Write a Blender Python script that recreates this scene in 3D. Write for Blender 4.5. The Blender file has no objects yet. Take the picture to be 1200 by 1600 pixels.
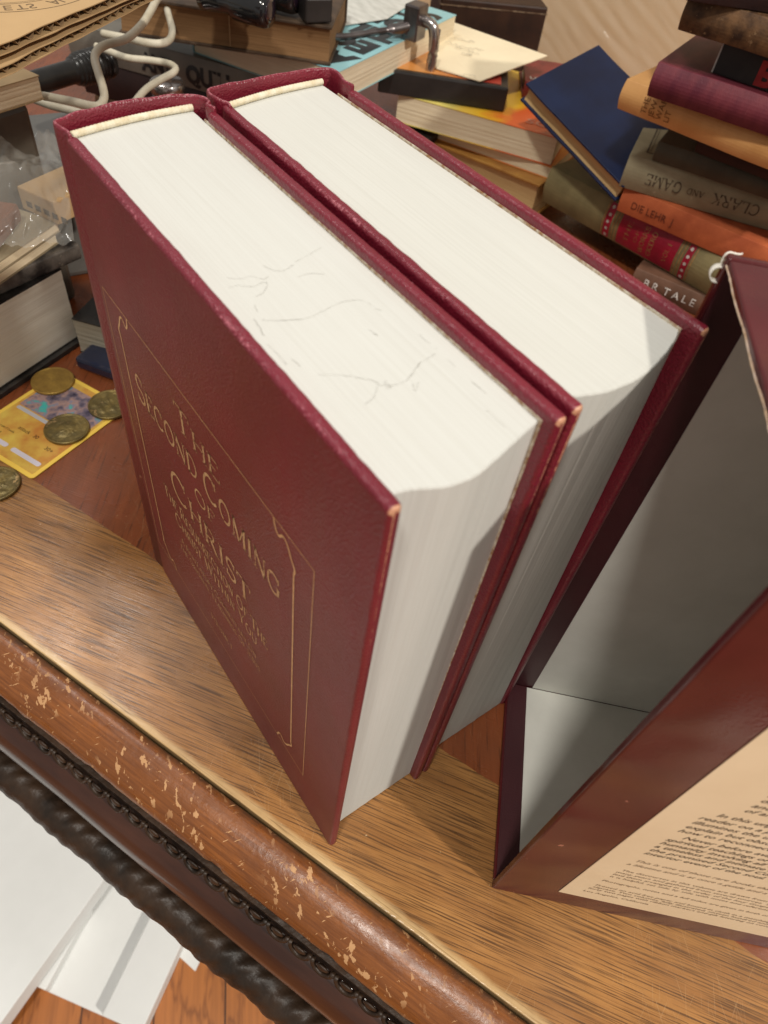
import bpy, bmesh, math, random
from mathutils import Vector, Matrix, noise
random.seed(7)
S = bpy.context.scene
COL = S.collection
R = math.radians

# ------------------------------------------------------------------ camera, world, lamps, exposure
RM = Matrix(((0.57315271, 0.81244720, 0.10689020), (0.66706654, -0.38682362, -0.63670222), (-0.47593928, 0.43623047, -0.76366536)))
CP = Vector((0.26880119, -0.06517181, 0.36192204))
FPX = 1111.740918
cd = bpy.data.cameras.new('camera'); cam = bpy.data.objects.new('camera', cd); COL.objects.link(cam)
cam.matrix_world = Matrix.Translation(CP) @ Matrix((RM[0], -RM[1], -RM[2])).transposed().to_4x4()
cd.sensor_fit = 'HORIZONTAL'; cd.sensor_width = 36.0; cd.lens = 36.0 * FPX / 1200.0
cd.clip_start = 0.01; cd.clip_end = 50
cd.dof.use_dof = True; cd.dof.focus_distance = 0.33; cd.dof.aperture_fstop = 20.0
S.camera = cam

W = bpy.data.worlds.new('World'); S.world = W; W.use_nodes = True
bg = W.node_tree.nodes['Background']; bg.inputs[0].default_value = (1.0, 0.95, 0.88, 1); bg.inputs[1].default_value = 0.35

def lamp(name, loc, target, size, power, color):
    l = bpy.data.lights.new(name, 'AREA'); l.shape = 'DISK'; l.size = size; l.energy = power; l.color = color
    o = bpy.data.objects.new(name, l); COL.objects.link(o); o.location = loc
    o.rotation_euler = (Vector(target) - Vector(loc)).to_track_quat('-Z', 'Y').to_euler()
    return o
lamp('ceiling_lamp', (0.67, -0.87, 2.60), (0.0, 0.15, 0.1), 0.26, 33.0, (1.0, 0.96, 0.88))
lamp('side_lamp', (-1.38, -0.16, 2.50), (0.0, 0.0, 0.0), 0.36, 12.0, (1.0, 0.96, 0.91))
lamp('room_lamp', (0.256 + 0.71 * 3.0, 0.053 + 0.17 * 3.0, 0.265 + 0.69 * 3.0), (0.15, 0.1, 0.1), 0.13, 66.0, (1.0, 0.94, 0.84))

S.view_settings.view_transform = 'Standard'; S.view_settings.look = 'None'
S.view_settings.exposure = 0.15; S.view_settings.gamma = 1.0

def G(u, v, z):
    """world point at height z seen at photograph pixel (u, v)"""
    d = RM.transposed() @ Vector(((u - 600) / FPX, (v - 800) / FPX, 1))
    t = (z - CP.z) / d.z
    return CP + t * d

# ------------------------------------------------------------------ materials
def nt(name):
    m = bpy.data.materials.new(name); m.use_nodes = True
    t = m.node_tree; b = t.nodes['Principled BSDF']
    return m, t, b
def node(t, typ, **kw):
    n = t.nodes.new(typ)
    for k, v in kw.items(): setattr(n, k, v)
    return n
def coords(t, scale=(1, 1, 1), rot=(0, 0, 0), kind='Object'):
    tc = node(t, 'ShaderNodeTexCoord'); mp = node(t, 'ShaderNodeMapping')
    mp.inputs['Scale'].default_value = scale; mp.inputs['Rotation'].default_value = rot
    if rot != (0, 0, 0):
        mp0 = node(t, 'ShaderNodeMapping'); mp0.inputs['Rotation'].default_value = rot
        mp.inputs['Rotation'].default_value = (0, 0, 0)
        t.links.new(tc.outputs[kind], mp0.inputs[0]); t.links.new(mp0.outputs[0], mp.inputs[0])
    else:
        t.links.new(tc.outputs[kind], mp.inputs[0])
    return mp.outputs[0]
def nz(t, vec, scale, detail=4, rough=0.5):
    n = node(t, 'ShaderNodeTexNoise'); n.inputs['Scale'].default_value = scale
    n.inputs['Detail'].default_value = detail; n.inputs['Roughness'].default_value = rough
    t.links.new(vec, n.inputs['Vector']); return n.outputs['Fac']
def ramp(t, fac, stops):
    r = node(t, 'ShaderNodeValToRGB'); e = r.color_ramp.elements
    while len(e) < len(stops): e.new(0.5)
    for i, (p, c) in enumerate(stops):
        e[i].position = p; e[i].color = (*c, 1) if len(c) == 3 else c
    t.links.new(fac, r.inputs[0]); return r.outputs[0]
def mixc(t, fac, a, b):
    m = node(t, 'ShaderNodeMix', data_type='RGBA')
    for sock, v in ((m.inputs['Factor'], fac), (m.inputs['A'], a), (m.inputs['B'], b)):
        if isinstance(v, (int, float)): sock.default_value = v
        elif isinstance(v, tuple): sock.default_value = (*v, 1)
        else: t.links.new(v, sock)
    return m.outputs['Result']
def math_(t, op, a, b=None, c=None):
    m = node(t, 'ShaderNodeMath', operation=op)
    for i, v in enumerate((a, b, c)):
        if v is None: continue
        if isinstance(v, (int, float)): m.inputs[i].default_value = v
        else: t.links.new(v, m.inputs[i])
    return m.outputs[0]
def bump(t, b, h, strength, dist=0.001, prev=None):
    n = node(t, 'ShaderNodeBump'); n.inputs['Strength'].default_value = strength; n.inputs['Distance'].default_value = dist
    t.links.new(h, n.inputs['Height'])
    if prev is not None: t.links.new(prev, n.inputs['Normal'])
    t.links.new(n.outputs[0], b.inputs['Normal']); return n.outputs[0]

def pm(name, c, rough=0.6, c2=None, scale=60, metallic=0, bumps=0.0, bscale=400, bdist=0.0005, coat=0, spec=0.35, stretch=(1, 1, 1), worn=None, emit=None):
    m, t, b = nt(name)
    v = coords(t, stretch)
    if c2:
        col = mixc(t, ramp(t, nz(t, v, scale, 5, 0.6), [(0.35, (0, 0, 0)), (0.65, (1, 1, 1))]), c, c2)
    else: col = c
    if worn:
        f = ramp(t, nz(t, v, worn[1], 6, 0.7), [(worn[2], (0, 0, 0)), (worn[2] + 0.05, (1, 1, 1))])
        col = mixc(t, f, col, worn[0])
    if isinstance(col, tuple): b.inputs['Base Color'].default_value = (*col, 1)
    else: t.links.new(col, b.inputs['Base Color'])
    b.inputs['Roughness'].default_value = rough; b.inputs['Metallic'].default_value = metallic
    b.inputs['Coat Weight'].default_value = coat; b.inputs['Specular IOR Level'].default_value = spec
    if bumps: bump(t, b, nz(t, v, bscale, 3), bumps, bdist)
    return m

def leather(name, base, dark, rough=0.36, bstr=0.35, wavy=0.0, sheen_rough=None):
    m, t, b = nt(name)
    v = coords(t)
    col = mixc(t, ramp(t, nz(t, v, 22, 6, 0.6), [(0.3, (0, 0, 0)), (0.7, (1, 1, 1))]), base, dark)
    # small scuffs and bare edges: mesh attribute 'wear' says where the cloth is rubbed
    at = node(t, 'ShaderNodeAttribute', attribute_name='wear')
    w = math_(t, 'MULTIPLY', at.outputs['Fac'], nz(t, v, 900, 3, 0.7))
    col = mixc(t, ramp(t, w, [(0.50, (0, 0, 0)), (0.60, (1, 1, 1))]), col, (0.42, 0.12, 0.15))
    at2 = node(t, 'ShaderNodeAttribute', attribute_name='tip')
    w2 = math_(t, 'MULTIPLY', at2.outputs['Fac'], math_(t, 'ADD', nz(t, v, 500, 3, 0.7), 0.5))
    col = mixc(t, ramp(t, w2, [(0.80, (0, 0, 0)), (0.9, (1, 1, 1))]), col, (0.55, 0.27, 0.16))
    sp = nz(t, v, 160, 2, 0.4)
    col = mixc(t, ramp(t, sp, [(0.765, (0, 0, 0)), (0.79, (1, 1, 1))]), col, (0.36, 0.14, 0.10))
    t.links.new(col, b.inputs['Base Color'])
    rr = ramp(t, nz(t, v, 9, 5, 0.6), [(0.3, (rough - 0.07,) * 3), (0.7, (rough + 0.08,) * 3)])
    t.links.new(rr, b.inputs['Roughness']); b.inputs['Specular IOR Level'].default_value = 0.6
    vo = node(t, 'ShaderNodeTexVoronoi'); vo.inputs['Scale'].default_value = 1150
    t.links.new(v, vo.inputs['Vector'])
    n1 = bump(t, b, math_(t, 'ADD', vo.outputs['Distance'], nz(t, v, 500, 5, 0.7)), bstr, 0.00022)
    if wavy: bump(t, b, nz(t, v, 11, 2, 0.4), wavy, 0.02, n1)
    return m

def paper(name, c, c2, axis=2, lines=2600, bstr=0.4, rough=0.75, dirt=0.3):
    """edge of a block of pages: fine layers across the given axis"""
    m, t, b = nt(name)
    sc = [14.0, 14.0, 14.0]; sc[axis] = lines
    v = coords(t, tuple(sc)); f = nz(t, v, 1.0, 4, 0.7)
    sc2 = [3.0, 3.0, 3.0]; sc2[axis] = 260
    f2 = nz(t, coords(t, tuple(sc2)), 1.0, 3, 0.6)
    col = mixc(t, ramp(t, f, [(0.32, (1, 1, 1)), (0.55, (0, 0, 0))]), c, c2)
    col = mixc(t, math_(t, 'MULTIPLY', ramp(t, f2, [(0.30, (1, 1, 1)), (0.48, (0, 0, 0))]), dirt), col, c2)
    v2 = coords(t)
    col = mixc(t, math_(t, 'MULTIPLY', ramp(t, nz(t, v2, 30, 4), [(0.4, (0, 0, 0)), (0.75, (1, 1, 1))]), 0.25), col, c2)
    t.links.new(col, b.inputs['Base Color']); b.inputs['Roughness'].default_value = rough
    b.inputs['Specular IOR Level'].default_value = 0.2
    n1 = bump(t, b, f, bstr, 0.0002)
    bump(t, b, nz(t, v2, 1500, 2), 0.15, 0.0001, n1)
    return m

# ------------------------------------------------------------------ mesh helpers
class MB:
    def __init__(s): s.v = []; s.f = []; s.mi = []; s.sm = []; s.w = []; s.tp = []
    def add(s, vs, fs, smooth=False, w=None, tp=None, mi=0):
        o = len(s.v); s.v += [tuple(p) for p in vs]; s.f += [tuple(i + o for i in f) for f in fs]
        s.sm += [smooth] * len(fs); s.mi += [mi] * len(fs)
        s.w += list(w) if w else [0.0] * len(vs); s.tp += list(tp) if tp else [0.0] * len(vs)
        return s
    def box(s, x0, x1, y0, y1, z0, z1, mi=0):
        vs = [(x, y, z) for z in (z0, z1) for y in (y0, y1) for x in (x0, x1)]
        return s.add(vs, [(0, 2, 3, 1), (4, 5, 7, 6), (0, 1, 5, 4), (2, 6, 7, 3), (0, 4, 6, 2), (1, 3, 7, 5)], mi=mi)
    def prism(s, poly, z0, z1, smooth=False):
        n = len(poly)
        vs = [(x, y, z0) for x, y in poly] + [(x, y, z1) for x, y in poly]
        fs = [tuple(range(n))[::-1], tuple(range(n, 2 * n))] + [(i, (i + 1) % n, n + (i + 1) % n, n + i) for i in range(n)]
        return s.add(vs, fs, smooth)
    def extr_x(s, poly, x0, x1, smooth=False):
        n = len(poly)
        vs = [(x0, y, z) for y, z in poly] + [(x1, y, z) for y, z in poly]
        fs = [tuple(range(n))[::-1], tuple(range(n, 2 * n))] + [(i, (i + 1) % n, n + (i + 1) % n, n + i) for i in range(n)]
        return s.add(vs, fs, smooth)
    def loft(s, rings, closed=True, caps=True, smooth=True, w=None, tp=None):
        n = len(rings[0]); vs = [p for r in rings for p in r]; fs = []
        for k in range(len(rings) - 1):
            for i in range(n if closed else n - 1):
                j = (i + 1) % n
                fs.append((k * n + i, k * n + j, (k + 1) * n + j, (k + 1) * n + i))
        if caps and closed: fs += [tuple(range(n))[::-1], tuple(range((len(rings) - 1) * n, len(rings) * n))]
        return s.add(vs, fs, smooth, w, tp)
    def tube(s, pts, r, n=12, caps=True):
        pts = [Vector(p) for p in pts]; rings = []; up = Vector((0, 0, 1))
        for i, p in enumerate(pts):
            t = (pts[min(i + 1, len(pts) - 1)] - pts[max(i - 1, 0)]).normalized()
            a = t.cross(up)
            if a.length < 1e-4: a = t.cross(Vector((1, 0, 0)))
            a.normalize(); b = a.cross(t); rr = r[i] if isinstance(r, (list, tuple)) else r
            rings.append([p + rr * (math.cos(q) * a + math.sin(q) * b) for q in [2 * math.pi * k / n for k in range(n)]])
        return s.loft(rings, smooth=True)
    def obj(s, name, mat, parent=None, loc=None, rot=None, bevel=0, seg=2):
        me = bpy.data.meshes.new(name); me.from_pydata(s.v, [], s.f)
        me.polygons.foreach_set('use_smooth', s.sm); me.polygons.foreach_set('material_index', s.mi)
        for mt in (mat if isinstance(mat, list) else [mat]): me.materials.append(mt)
        if any(s.w):
            a = me.attributes.new('wear', 'FLOAT', 'POINT'); a.data.foreach_set('value', s.w)
        if any(s.tp):
            a = me.attributes.new('tip', 'FLOAT', 'POINT'); a.data.foreach_set('value', s.tp)
        bm = bmesh.new(); bm.from_mesh(me); bmesh.ops.recalc_face_normals(bm, faces=bm.faces); bm.to_mesh(me); bm.free()
        o = bpy.data.objects.new(name, me); COL.objects.link(o)
        if parent: o.parent = parent
        if loc: o.location = loc
        if rot: o.rotation_euler = rot
        if bevel:
            md = o.modifiers.new('bevel', 'BEVEL'); md.width = bevel; md.segments = seg; md.limit_method = 'ANGLE'; md.angle_limit = R(40)
        return o
def smooth_path(pts, k=8):
    pts = [Vector(p) for p in pts]; out = []
    P = [pts[0]] + pts + [pts[-1]]
    for i in range(1, len(P) - 2):
        for j in range(k):
            t = j / k; a, b, c, d = P[i - 1], P[i], P[i + 1], P[i + 2]
            out.append(0.5 * ((2 * b) + (c - a) * t + (2 * a - 5 * b + 4 * c - d) * t * t + (3 * b - a - 3 * c + d) * t ** 3))
    out.append(pts[-1]); return out
def thing(name, label, cat, loc=(0, 0, 0), rotz=0, group=None):
    o = bpy.data.objects.new(name, None); COL.objects.link(o); o.empty_display_size = 0.02
    o.location = loc; o.rotation_euler = (0, 0, rotz); o['label'] = label; o['category'] = cat
    if group: o['group'] = group
    return o
def tag(o, label=None, cat=None, group=None, kind=None):
    if label: o['label'] = label
    if cat: o['category'] = cat
    if group: o['group'] = group
    if kind: o['kind'] = kind
    return o
WG = 1.12
def text2d(txt, size=1.0, shear=0.0, align='LEFT', res=3, offset=0.0):
    """flat lettering as (verts2d, faces); size = text size in metres"""
    c = bpy.data.curves.new('lettering', 'FONT'); c.body = txt; c.size = size; c.shear = shear; c.align_x = align
    c.resolution_u = res; c.offset = offset
    o = bpy.data.objects.new('lettering', c); me = bpy.data.meshes.new_from_object(o)
    vs = [(v.co.x, v.co.y) for v in me.vertices]; fs = [tuple(p.vertices) for p in me.polygons]
    bpy.data.objects.remove(o); bpy.data.meshes.remove(me); bpy.data.curves.remove(c)
    return vs, fs

# serif capitals drawn as pen strokes: (points, width, serif at start, serif at end)
def arc(cx, cy, rx, ry, a0, a1, n=12):
    return [(cx + rx * math.cos(R(a0 + (a1 - a0) * i / n)), cy + ry * math.sin(R(a0 + (a1 - a0) * i / n))) for i in range(n + 1)]
TK, TN = 0.13, 0.055
GL = {
 'T': (0.80, [([(0.4, 0), (0.4, 1)], TK, 1, 0), ([(0.03, 0.97), (0.77, 0.97)], TN, 0, 0), ([(0.04, 1), (0.04, 0.78)], TN, 0, 0), ([(0.76, 1), (0.76, 0.78)], TN, 0, 0)]),
 'H': (0.95, [([(0.17, 0), (0.17, 1)], TK, 1, 1), ([(0.78, 0), (0.78, 1)], TK, 1, 1), ([(0.17, 0.52), (0.78, 0.52)], TN, 0, 0)]),
 'E': (0.78, [([(0.17, 0), (0.17, 1)], TK, 1, 1), ([(0.1, 0.97), (0.68, 0.97)], TN, 0, 0), ([(0.1, 0.03), (0.7, 0.03)], TN, 0, 0), ([(0.17, 0.52), (0.52, 0.52)], TN, 0, 0), ([(0.67, 1), (0.67, 0.8)], TN, 0, 0), ([(0.71, 0), (0.71, 0.22)], TN, 0, 0)]),
 'F': (0.72, [([(0.17, 0), (0.17, 1)], TK, 1, 1), ([(0.1, 0.97), (0.66, 0.97)], TN, 0, 0), ([(0.17, 0.52), (0.52, 0.52)], TN, 0, 0), ([(0.65, 1), (0.65, 0.78)], TN, 0, 0)]),
 'L': (0.72, [([(0.17, 0), (0.17, 1)], TK, 1, 1), ([(0.1, 0.03), (0.68, 0.03)], TN, 0, 0), ([(0.69, 0), (0.69, 0.24)], TN, 0, 0)]),
 'I': (0.40, [([(0.2, 0), (0.2, 1)], TK, 1, 1)]),
 'J': (0.45, [([(0.28, 1), (0.28, 0.15), (0.2, -0.08), (0.04, -0.12)], TK, 1, 0)]),
 'S': (0.66, [(arc(0.33, 0.74, 0.22, 0.24, 30, 270, 12) + arc(0.33, 0.26, 0.24, 0.24, 90, -150, 12), 0.10, 0, 0), ([(0.56, 0.98), (0.54, 0.72)], TN, 0, 0), ([(0.08, 0.02), (0.1, 0.3)], TN, 0, 0)]),
 'C': (0.90, [(arc(0.47, 0.5, 0.39, 0.48, 42, 318, 22), 0.10, 0, 0), ([(0.8, 0.98), (0.78, 0.7)], TN, 0, 0)]),
 'G': (0.96, [(arc(0.47, 0.5, 0.39, 0.48, 42, 310, 22), 0.10, 0, 0), ([(0.8, 0.98), (0.78, 0.7)], TN, 0, 0), ([(0.76, 0.1), (0.76, 0.42)], TK, 0, 1)]),
 'O': (0.98, [(arc(0.49, 0.5, 0.39, 0.48, 0, 360, 28), 0.10, 0, 0)]),
 'D': (0.94, [([(0.17, 0), (0.17, 1)], TK, 1, 1), ([(0.17, 0.97)] + arc(0.42, 0.5, 0.42, 0.47, 90, -90, 16) + [(0.17, 0.03)], 0.08, 0, 0)]),
 'N': (0.96, [([(0.17, 0), (0.17, 1)], TN, 1, 1), ([(0.8, 0), (0.8, 1)], TN, 0, 1), ([(0.14, 1), (0.8, 0)], TK, 0, 0)]),
 'M': (1.12, [([(0.17, 0), (0.17, 1)], TN, 1, 1), ([(0.95, 0), (0.95, 1)], TK, 1, 1), ([(0.17, 1), (0.55, 0.05)], TK, 0, 0), ([(0.55, 0.05), (0.95, 1)], TN, 0, 0)]),
 'R': (0.86, [([(0.17, 0), (0.17, 1)], TK, 1, 1), ([(0.17, 0.97)] + arc(0.4, 0.74, 0.26, 0.23, 90, -90, 12) + [(0.17, 0.51)], 0.08, 0, 0), ([(0.42, 0.5), (0.8, 0.02)], TK, 0, 1)]),
 'A': (0.94, [([(0.12, 0), (0.46, 1)], TN, 1, 0), ([(0.46, 1), (0.82, 0)], TK, 0, 1), ([(0.24, 0.34), (0.68, 0.34)], TN, 0, 0)]),
 'V': (0.92, [([(0.12, 1), (0.47, 0)], TK, 1, 0), ([(0.47, 0), (0.8, 1)], TN, 0, 1)]),
 'W': (1.25, [([(0.1, 1), (0.38, 0)], TK, 1, 0), ([(0.38, 0), (0.62, 1)], TN, 0, 0), ([(0.62, 1), (0.88, 0)], TK, 0, 0), ([(0.88, 0), (1.15, 1)], TN, 0, 1)]),
 'U': (0.92, [([(0.17, 1), (0.17, 0.35)] + arc(0.45, 0.32, 0.28, 0.31, 180, 360, 10) + [(0.74, 1)], 0.09, 1, 1)]),
 'Y': (0.86, [([(0.1, 1), (0.43, 0.48), (0.43, 0)], TK, 1, 1), ([(0.43, 0.48), (0.76, 1)], TN, 0, 1)]),
 'K': (0.90, [([(0.17, 0), (0.17, 1)], TK, 1, 1), ([(0.2, 0.42), (0.72, 0.98)], TN, 0, 1), ([(0.34, 0.58), (0.8, 0.02)], TK, 0, 1)]),
 'B': (0.82, [([(0.17, 0), (0.17, 1)], TK, 1, 1), ([(0.17, 0.97)] + arc(0.38, 0.76, 0.24, 0.21, 90, -90, 10) + [(0.17, 0.54)], 0.08, 0, 0), ([(0.17, 0.53)] + arc(0.4, 0.28, 0.3, 0.25, 90, -90, 10) + [(0.17, 0.03)], 0.08, 0, 0)]),
 ' ': (0.45, []), "'": (0.25, [([(0.12, 1), (0.1, 0.75)], TK, 0, 0)]), '-': (0.4, [([(0.05, 0.45), (0.35, 0.45)], TN, 0, 0)]),
}
def ribbon(pts, w):
    P = [Vector(p) for p in pts]; L = []; Rr = []
    for i, p in enumerate(P):
        t = (P[min(i + 1, len(P) - 1)] - P[max(i - 1, 0)]); t.normalize(); n = Vector((-t.y, t.x)) * w / 2
        L.append(p + n); Rr.append(p - n)
    vs = [tuple(p) for p in L] + [tuple(p) for p in Rr]; n = len(P)
    return vs, [(i, i + 1, n + i + 1, n + i) for i in range(n - 1)]
def serif_text(txt, h, cx=None, x0=0.0, y0=0.0, caps=1.3, track=0.04, smallcaps=True, fit=None):
    vs, fs = [], []; x = 0.0; first = True; pieces = []
    for ch in txt:
        s = caps if (first and smallcaps and ch != ' ') else 1.0
        first = ch == ' '
        adv, st = GL[ch.upper()] if ch.upper() in GL else GL[' ']
        for pts, w, s0, s1 in st:
            pieces.append(([(x + px * s, py * s) for px, py in pts], w * (1 + (s - 1) * 0.5)))
            for flag, pt in ((s0, pts[0]), (s1, pts[-1])):
                if flag: pieces.append(([(x + pt[0] * s - 0.13 * s, pt[1] * s + (0.02 if pt[1] < 0.5 else -0.02)), (x + pt[0] * s + 0.13 * s, pt[1] * s + (0.02 if pt[1] < 0.5 else -0.02))], 0.045))
        x += (adv + track) * s
    wid = x * h; sx = 1.0
    if fit: sx = fit / wid; wid = fit
    ox = (cx - wid / 2) if cx is not None else x0
    for pts, w in pieces:
        v, f = ribbon([(p[0] * h * sx, p[1] * h) for p in pts], w * h * WG); o = len(vs)
        vs += [(a + ox, b + y0) for a, b in v]; fs += [tuple(i + o for i in q) for q in f]
    return vs, fs

# ================================================================== THE DESK
EA = R(22.05)
E0 = Vector((0.0016, -0.0900, 0))          # a point of the desk's front edge; desk x runs along the edge
desk_rot = (0, 0, EA)
m, t, b = nt('desk_veneer')
tc = node(t, 'ShaderNodeTexCoord'); sep = node(t, 'ShaderNodeSeparateXYZ'); t.links.new(tc.outputs['Object'], sep.inputs[0])
yy = sep.outputs['Y']
def grain(t, rot, c1, c2, c3, fine=900, pore=0.5):
    v = coords(t, (1, 1, 1), (0, 0, rot))
    mp = node(t, 'ShaderNodeMapping'); mp.inputs['Scale'].default_value = (28, fine, 1); t.links.new(v, mp.inputs[0])
    mp2 = node(t, 'ShaderNodeMapping'); mp2.inputs['Scale'].default_value = (9, 110, 1); t.links.new(v, mp2.inputs[0])
    f1 = nz(t, mp.outputs[0], 1.0, 3, 0.6); f2 = nz(t, mp2.outputs[0], 1.0, 4, 0.6); f3 = nz(t, v, 14, 4, 0.6)
    col = mixc(t, ramp(t, f2, [(0.3, (0, 0, 0)), (0.7, (1, 1, 1))]), c1, c2)
    col = mixc(t, ramp(t, f3, [(0.35, (0, 0, 0)), (0.8, (0.7, 0.7, 0.7))]), col, c2)
    pr = ramp(t, f1, [(pore - 0.10, (1, 1, 1)), (pore + 0.03, (0, 0, 0))])
    return mixc(t, pr, col, c3), f1
cb, fb = grain(t, R(-12), (0.48, 0.235, 0.072), (0.29, 0.125, 0.036), (0.115, 0.052, 0.018), 1350, 0.49)
ci, fi = grain(t, R(60), (0.27, 0.072, 0.022), (0.17, 0.042, 0.014), (0.08, 0.022, 0.009), 500, 0.40)
cs, fs_ = grain(t, 0, (0.66, 0.47, 0.25), (0.50, 0.31, 0.13), (0.20, 0.11, 0.04), 1200, 0.40)
wob = math_(t, 'MULTIPLY', math_(t, 'SUBTRACT', nz(t, coords(t), 60, 3), 0.5), 0.003)
ym = math_(t, 'ADD', yy, wob)
col = mixc(t, math_(t, 'GREATER_THAN', ym, 0.0815), cb, ci)
edge = ramp(t, math_(t, 'MULTIPLY', ym, 100), [(0.30, (1, 1, 1)), (0.55, (0, 0, 0))])
col = mixc(t, edge, col, cs)
# fine pale scratches, mostly towards the slipcase
def scratches(rot, thr, sc=(40, 1500)):
    v = coords(t, (1, 1, 1), (0, 0, rot)); mp = node(t, 'ShaderNodeMapping'); mp.inputs['Scale'].default_value = (*sc, 1)
    t.links.new(v, mp.inputs[0]); f = nz(t, mp.outputs[0], 1, 2, 0.5)
    return ramp(t, f, [(thr, (0, 0, 0)), (thr + 0.03, (1, 1, 1))])
sm = ramp(t, nz(t, coords(t), 9, 3), [(0.45, (0, 0, 0)), (0.62, (1, 1, 1))])
for rr, th in ((R(50), 0.66), (R(95), 0.67), (R(20), 0.68), (R(70), 0.67)):
    f = math_(t, 'MULTIPLY', math_(t, 'MULTIPLY', scratches(rr, th), sm), 0.40)
    col = mixc(t, f, col, (0.55, 0.36, 0.19))
st_ = ramp(t, nz(t, coords(t), 11, 6, 0.65), [(0.42, (0, 0, 0)), (0.70, (0.75, 0.75, 0.75))])
col = mixc(t, st_, col, mixc(t, 0.55, col, (0.10, 0.045, 0.018)))
st2 = ramp(t, nz(t, coords(t), 48, 4, 0.6), [(0.5, (0, 0, 0)), (0.8, (0.35, 0.35, 0.35))])
col = mixc(t, st2, col, mixc(t, 0.5, col, (0.12, 0.05, 0.02)))
spk = ramp(t, nz(t, coords(t), 330, 2), [(0.74, (0, 0, 0)), (0.78, (1, 1, 1))])
col = mixc(t, math_(t, 'MULTIPLY', spk, 0.7), col, (0.60, 0.42, 0.24))
t.links.new(col, b.inputs['Base Color'])
t.links.new(ramp(t, nz(t, coords(t), 25, 4), [(0.3, (0.20,) * 3), (0.7, (0.36,) * 3)]), b.inputs['Roughness'])
b.inputs['Specular IOR Level'].default_value = 0.5
n1 = bump(t, b, fb, 0.35, 0.0003)
M_desk = m

desk = thing('writing_desk', 'old carved wooden desk with worn edge that the maroon books and slipcase stand on', 'desk', tuple(E0), EA)
o = MB().box(-1.6, 1.1, 0.0010, 1.9, -0.026, 0.0).obj('desk_top', M_desk, desk, bevel=0.0006)
# rounded front moulding
m, t, b = nt('moulding_varnish')
v = coords(t)
mp = node(t, 'ShaderNodeMapping'); mp.inputs['Scale'].default_value = (40, 700, 700); t.links.new(v, mp.inputs[0])
f1 = nz(t, mp.outputs[0], 1, 4, 0.65); f2 = nz(t, v, 28, 5, 0.6)
col = mixc(t, ramp(t, f1, [(0.35, (0, 0, 0)), (0.65, (1, 1, 1))]), (0.14, 0.042, 0.009), (0.28, 0.092, 0.020))
col = mixc(t, ramp(t, f2, [(0.35, (0, 0, 0)), (0.75, (0.8, 0.8, 0.8))]), col, (0.15, 0.05, 0.016))
# dark grime along the groove
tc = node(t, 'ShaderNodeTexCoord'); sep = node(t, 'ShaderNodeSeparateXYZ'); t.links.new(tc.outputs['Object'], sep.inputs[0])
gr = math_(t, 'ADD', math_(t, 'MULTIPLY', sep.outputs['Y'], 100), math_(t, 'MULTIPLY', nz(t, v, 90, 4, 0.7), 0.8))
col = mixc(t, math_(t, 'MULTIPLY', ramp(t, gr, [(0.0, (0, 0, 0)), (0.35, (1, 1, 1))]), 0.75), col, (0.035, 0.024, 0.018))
def chips(scale, rot, thr, st):
    vv = coords(t, (1, 1, 1), (0, 0, rot)); q = node(t, 'ShaderNodeMapping'); q.inputs['Scale'].default_value = st
    t.links.new(vv, q.inputs[0]); return ramp(t, nz(t, q.outputs[0], scale, 4, 0.6), [(thr, (0, 0, 0)), (thr + 0.018, (1, 1, 1))])
zone = ramp(t, nz(t, v, 26, 3, 0.5), [(0.46, (0, 0, 0)), (0.58, (1, 1, 1))])
c1 = math_(t, 'MULTIPLY', chips(150, R(40), 0.59, (1, 1.9, 1)), zone)
c2 = math_(t, 'MULTIPLY', chips(200, R(-50), 0.665, (0.5, 3.5, 1)), 1.0)
ch = math_(t, 'MAXIMUM', c1, c2)
lipf = ramp(t, math_(t, 'MULTIPLY', sep.outputs['Z'], -50), [(0.72, (0, 0, 0)), (1.0, (1, 1, 1))])
c3 = math_(t, 'MULTIPLY', chips(120, 0, 0.53, (0.25, 3, 3)), lipf)
ch = math_(t, 'MAXIMUM', ch, c3)
col = mixc(t, ch, col, mixc(t, f2, (0.62, 0.36, 0.17), (0.38, 0.19, 0.08)))
t.links.new(col, b.inputs['Base Color'])
t.links.new(mixc(t, ch, ramp(t, nz(t, v, 160, 4, 0.7), [(0.35, (0.26,) * 3), (0.7, (0.46,) * 3)]), (0.7, 0.7, 0.7)), b.inputs['Roughness'])
b.inputs['Coat Weight'].default_value = 0.05; b.inputs['Coat Roughness'].default_value = 0.25
n1 = bump(t, b, ch, -0.5, 0.0006)
n2 = bump(t, b, nz(t, v, 230, 4, 0.6), 0.35, 0.0008, n1)
M_mould = m
prof = [(0.0, -0.004), (-0.0006, -0.0012), (-0.002, -0.0002), (-0.006, 0.0), (-0.011, -0.0012), (-0.016, -0.0036), (-0.0205, -0.0072), (-0.0232, -0.0110), (-0.0250, -0.0145), (-0.0254, -0.0172), (-0.0246, -0.0195), (-0.022, -0.0222), (-0.014, -0.024), (0.0005, -0.024)]
rings = []
for i in range(560):
    x = -0.5 + i * 0.0022
    rg = []
    for (py, pz) in prof:
        q = noise.noise(Vector((x * 38, 0, pz * 30))) * 0.00035
        if -0.0225 < pz < -0.015: q += noise.noise(Vector((x * 130, 3, 0))) * 0.0006 + max(0, noise.noise(Vector((x * 60, 9, 0))) - 0.38) * 0.004
        rg.append((x, py + q, pz + (q * 0.6 if pz < -0.004 else 0)))
    rings.append(rg)
MB().loft(rings).obj('edge_moulding', M_mould, desk)
M_dark = pm('carved_dark_wood', (0.013, 0.008, 0.005), 0.44, (0.045, 0.024, 0.013), 35, bumps=0.8, bscale=140, bdist=0.0012, coat=0.0, worn=((0.20, 0.15, 0.10), 220, 0.70))
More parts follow.
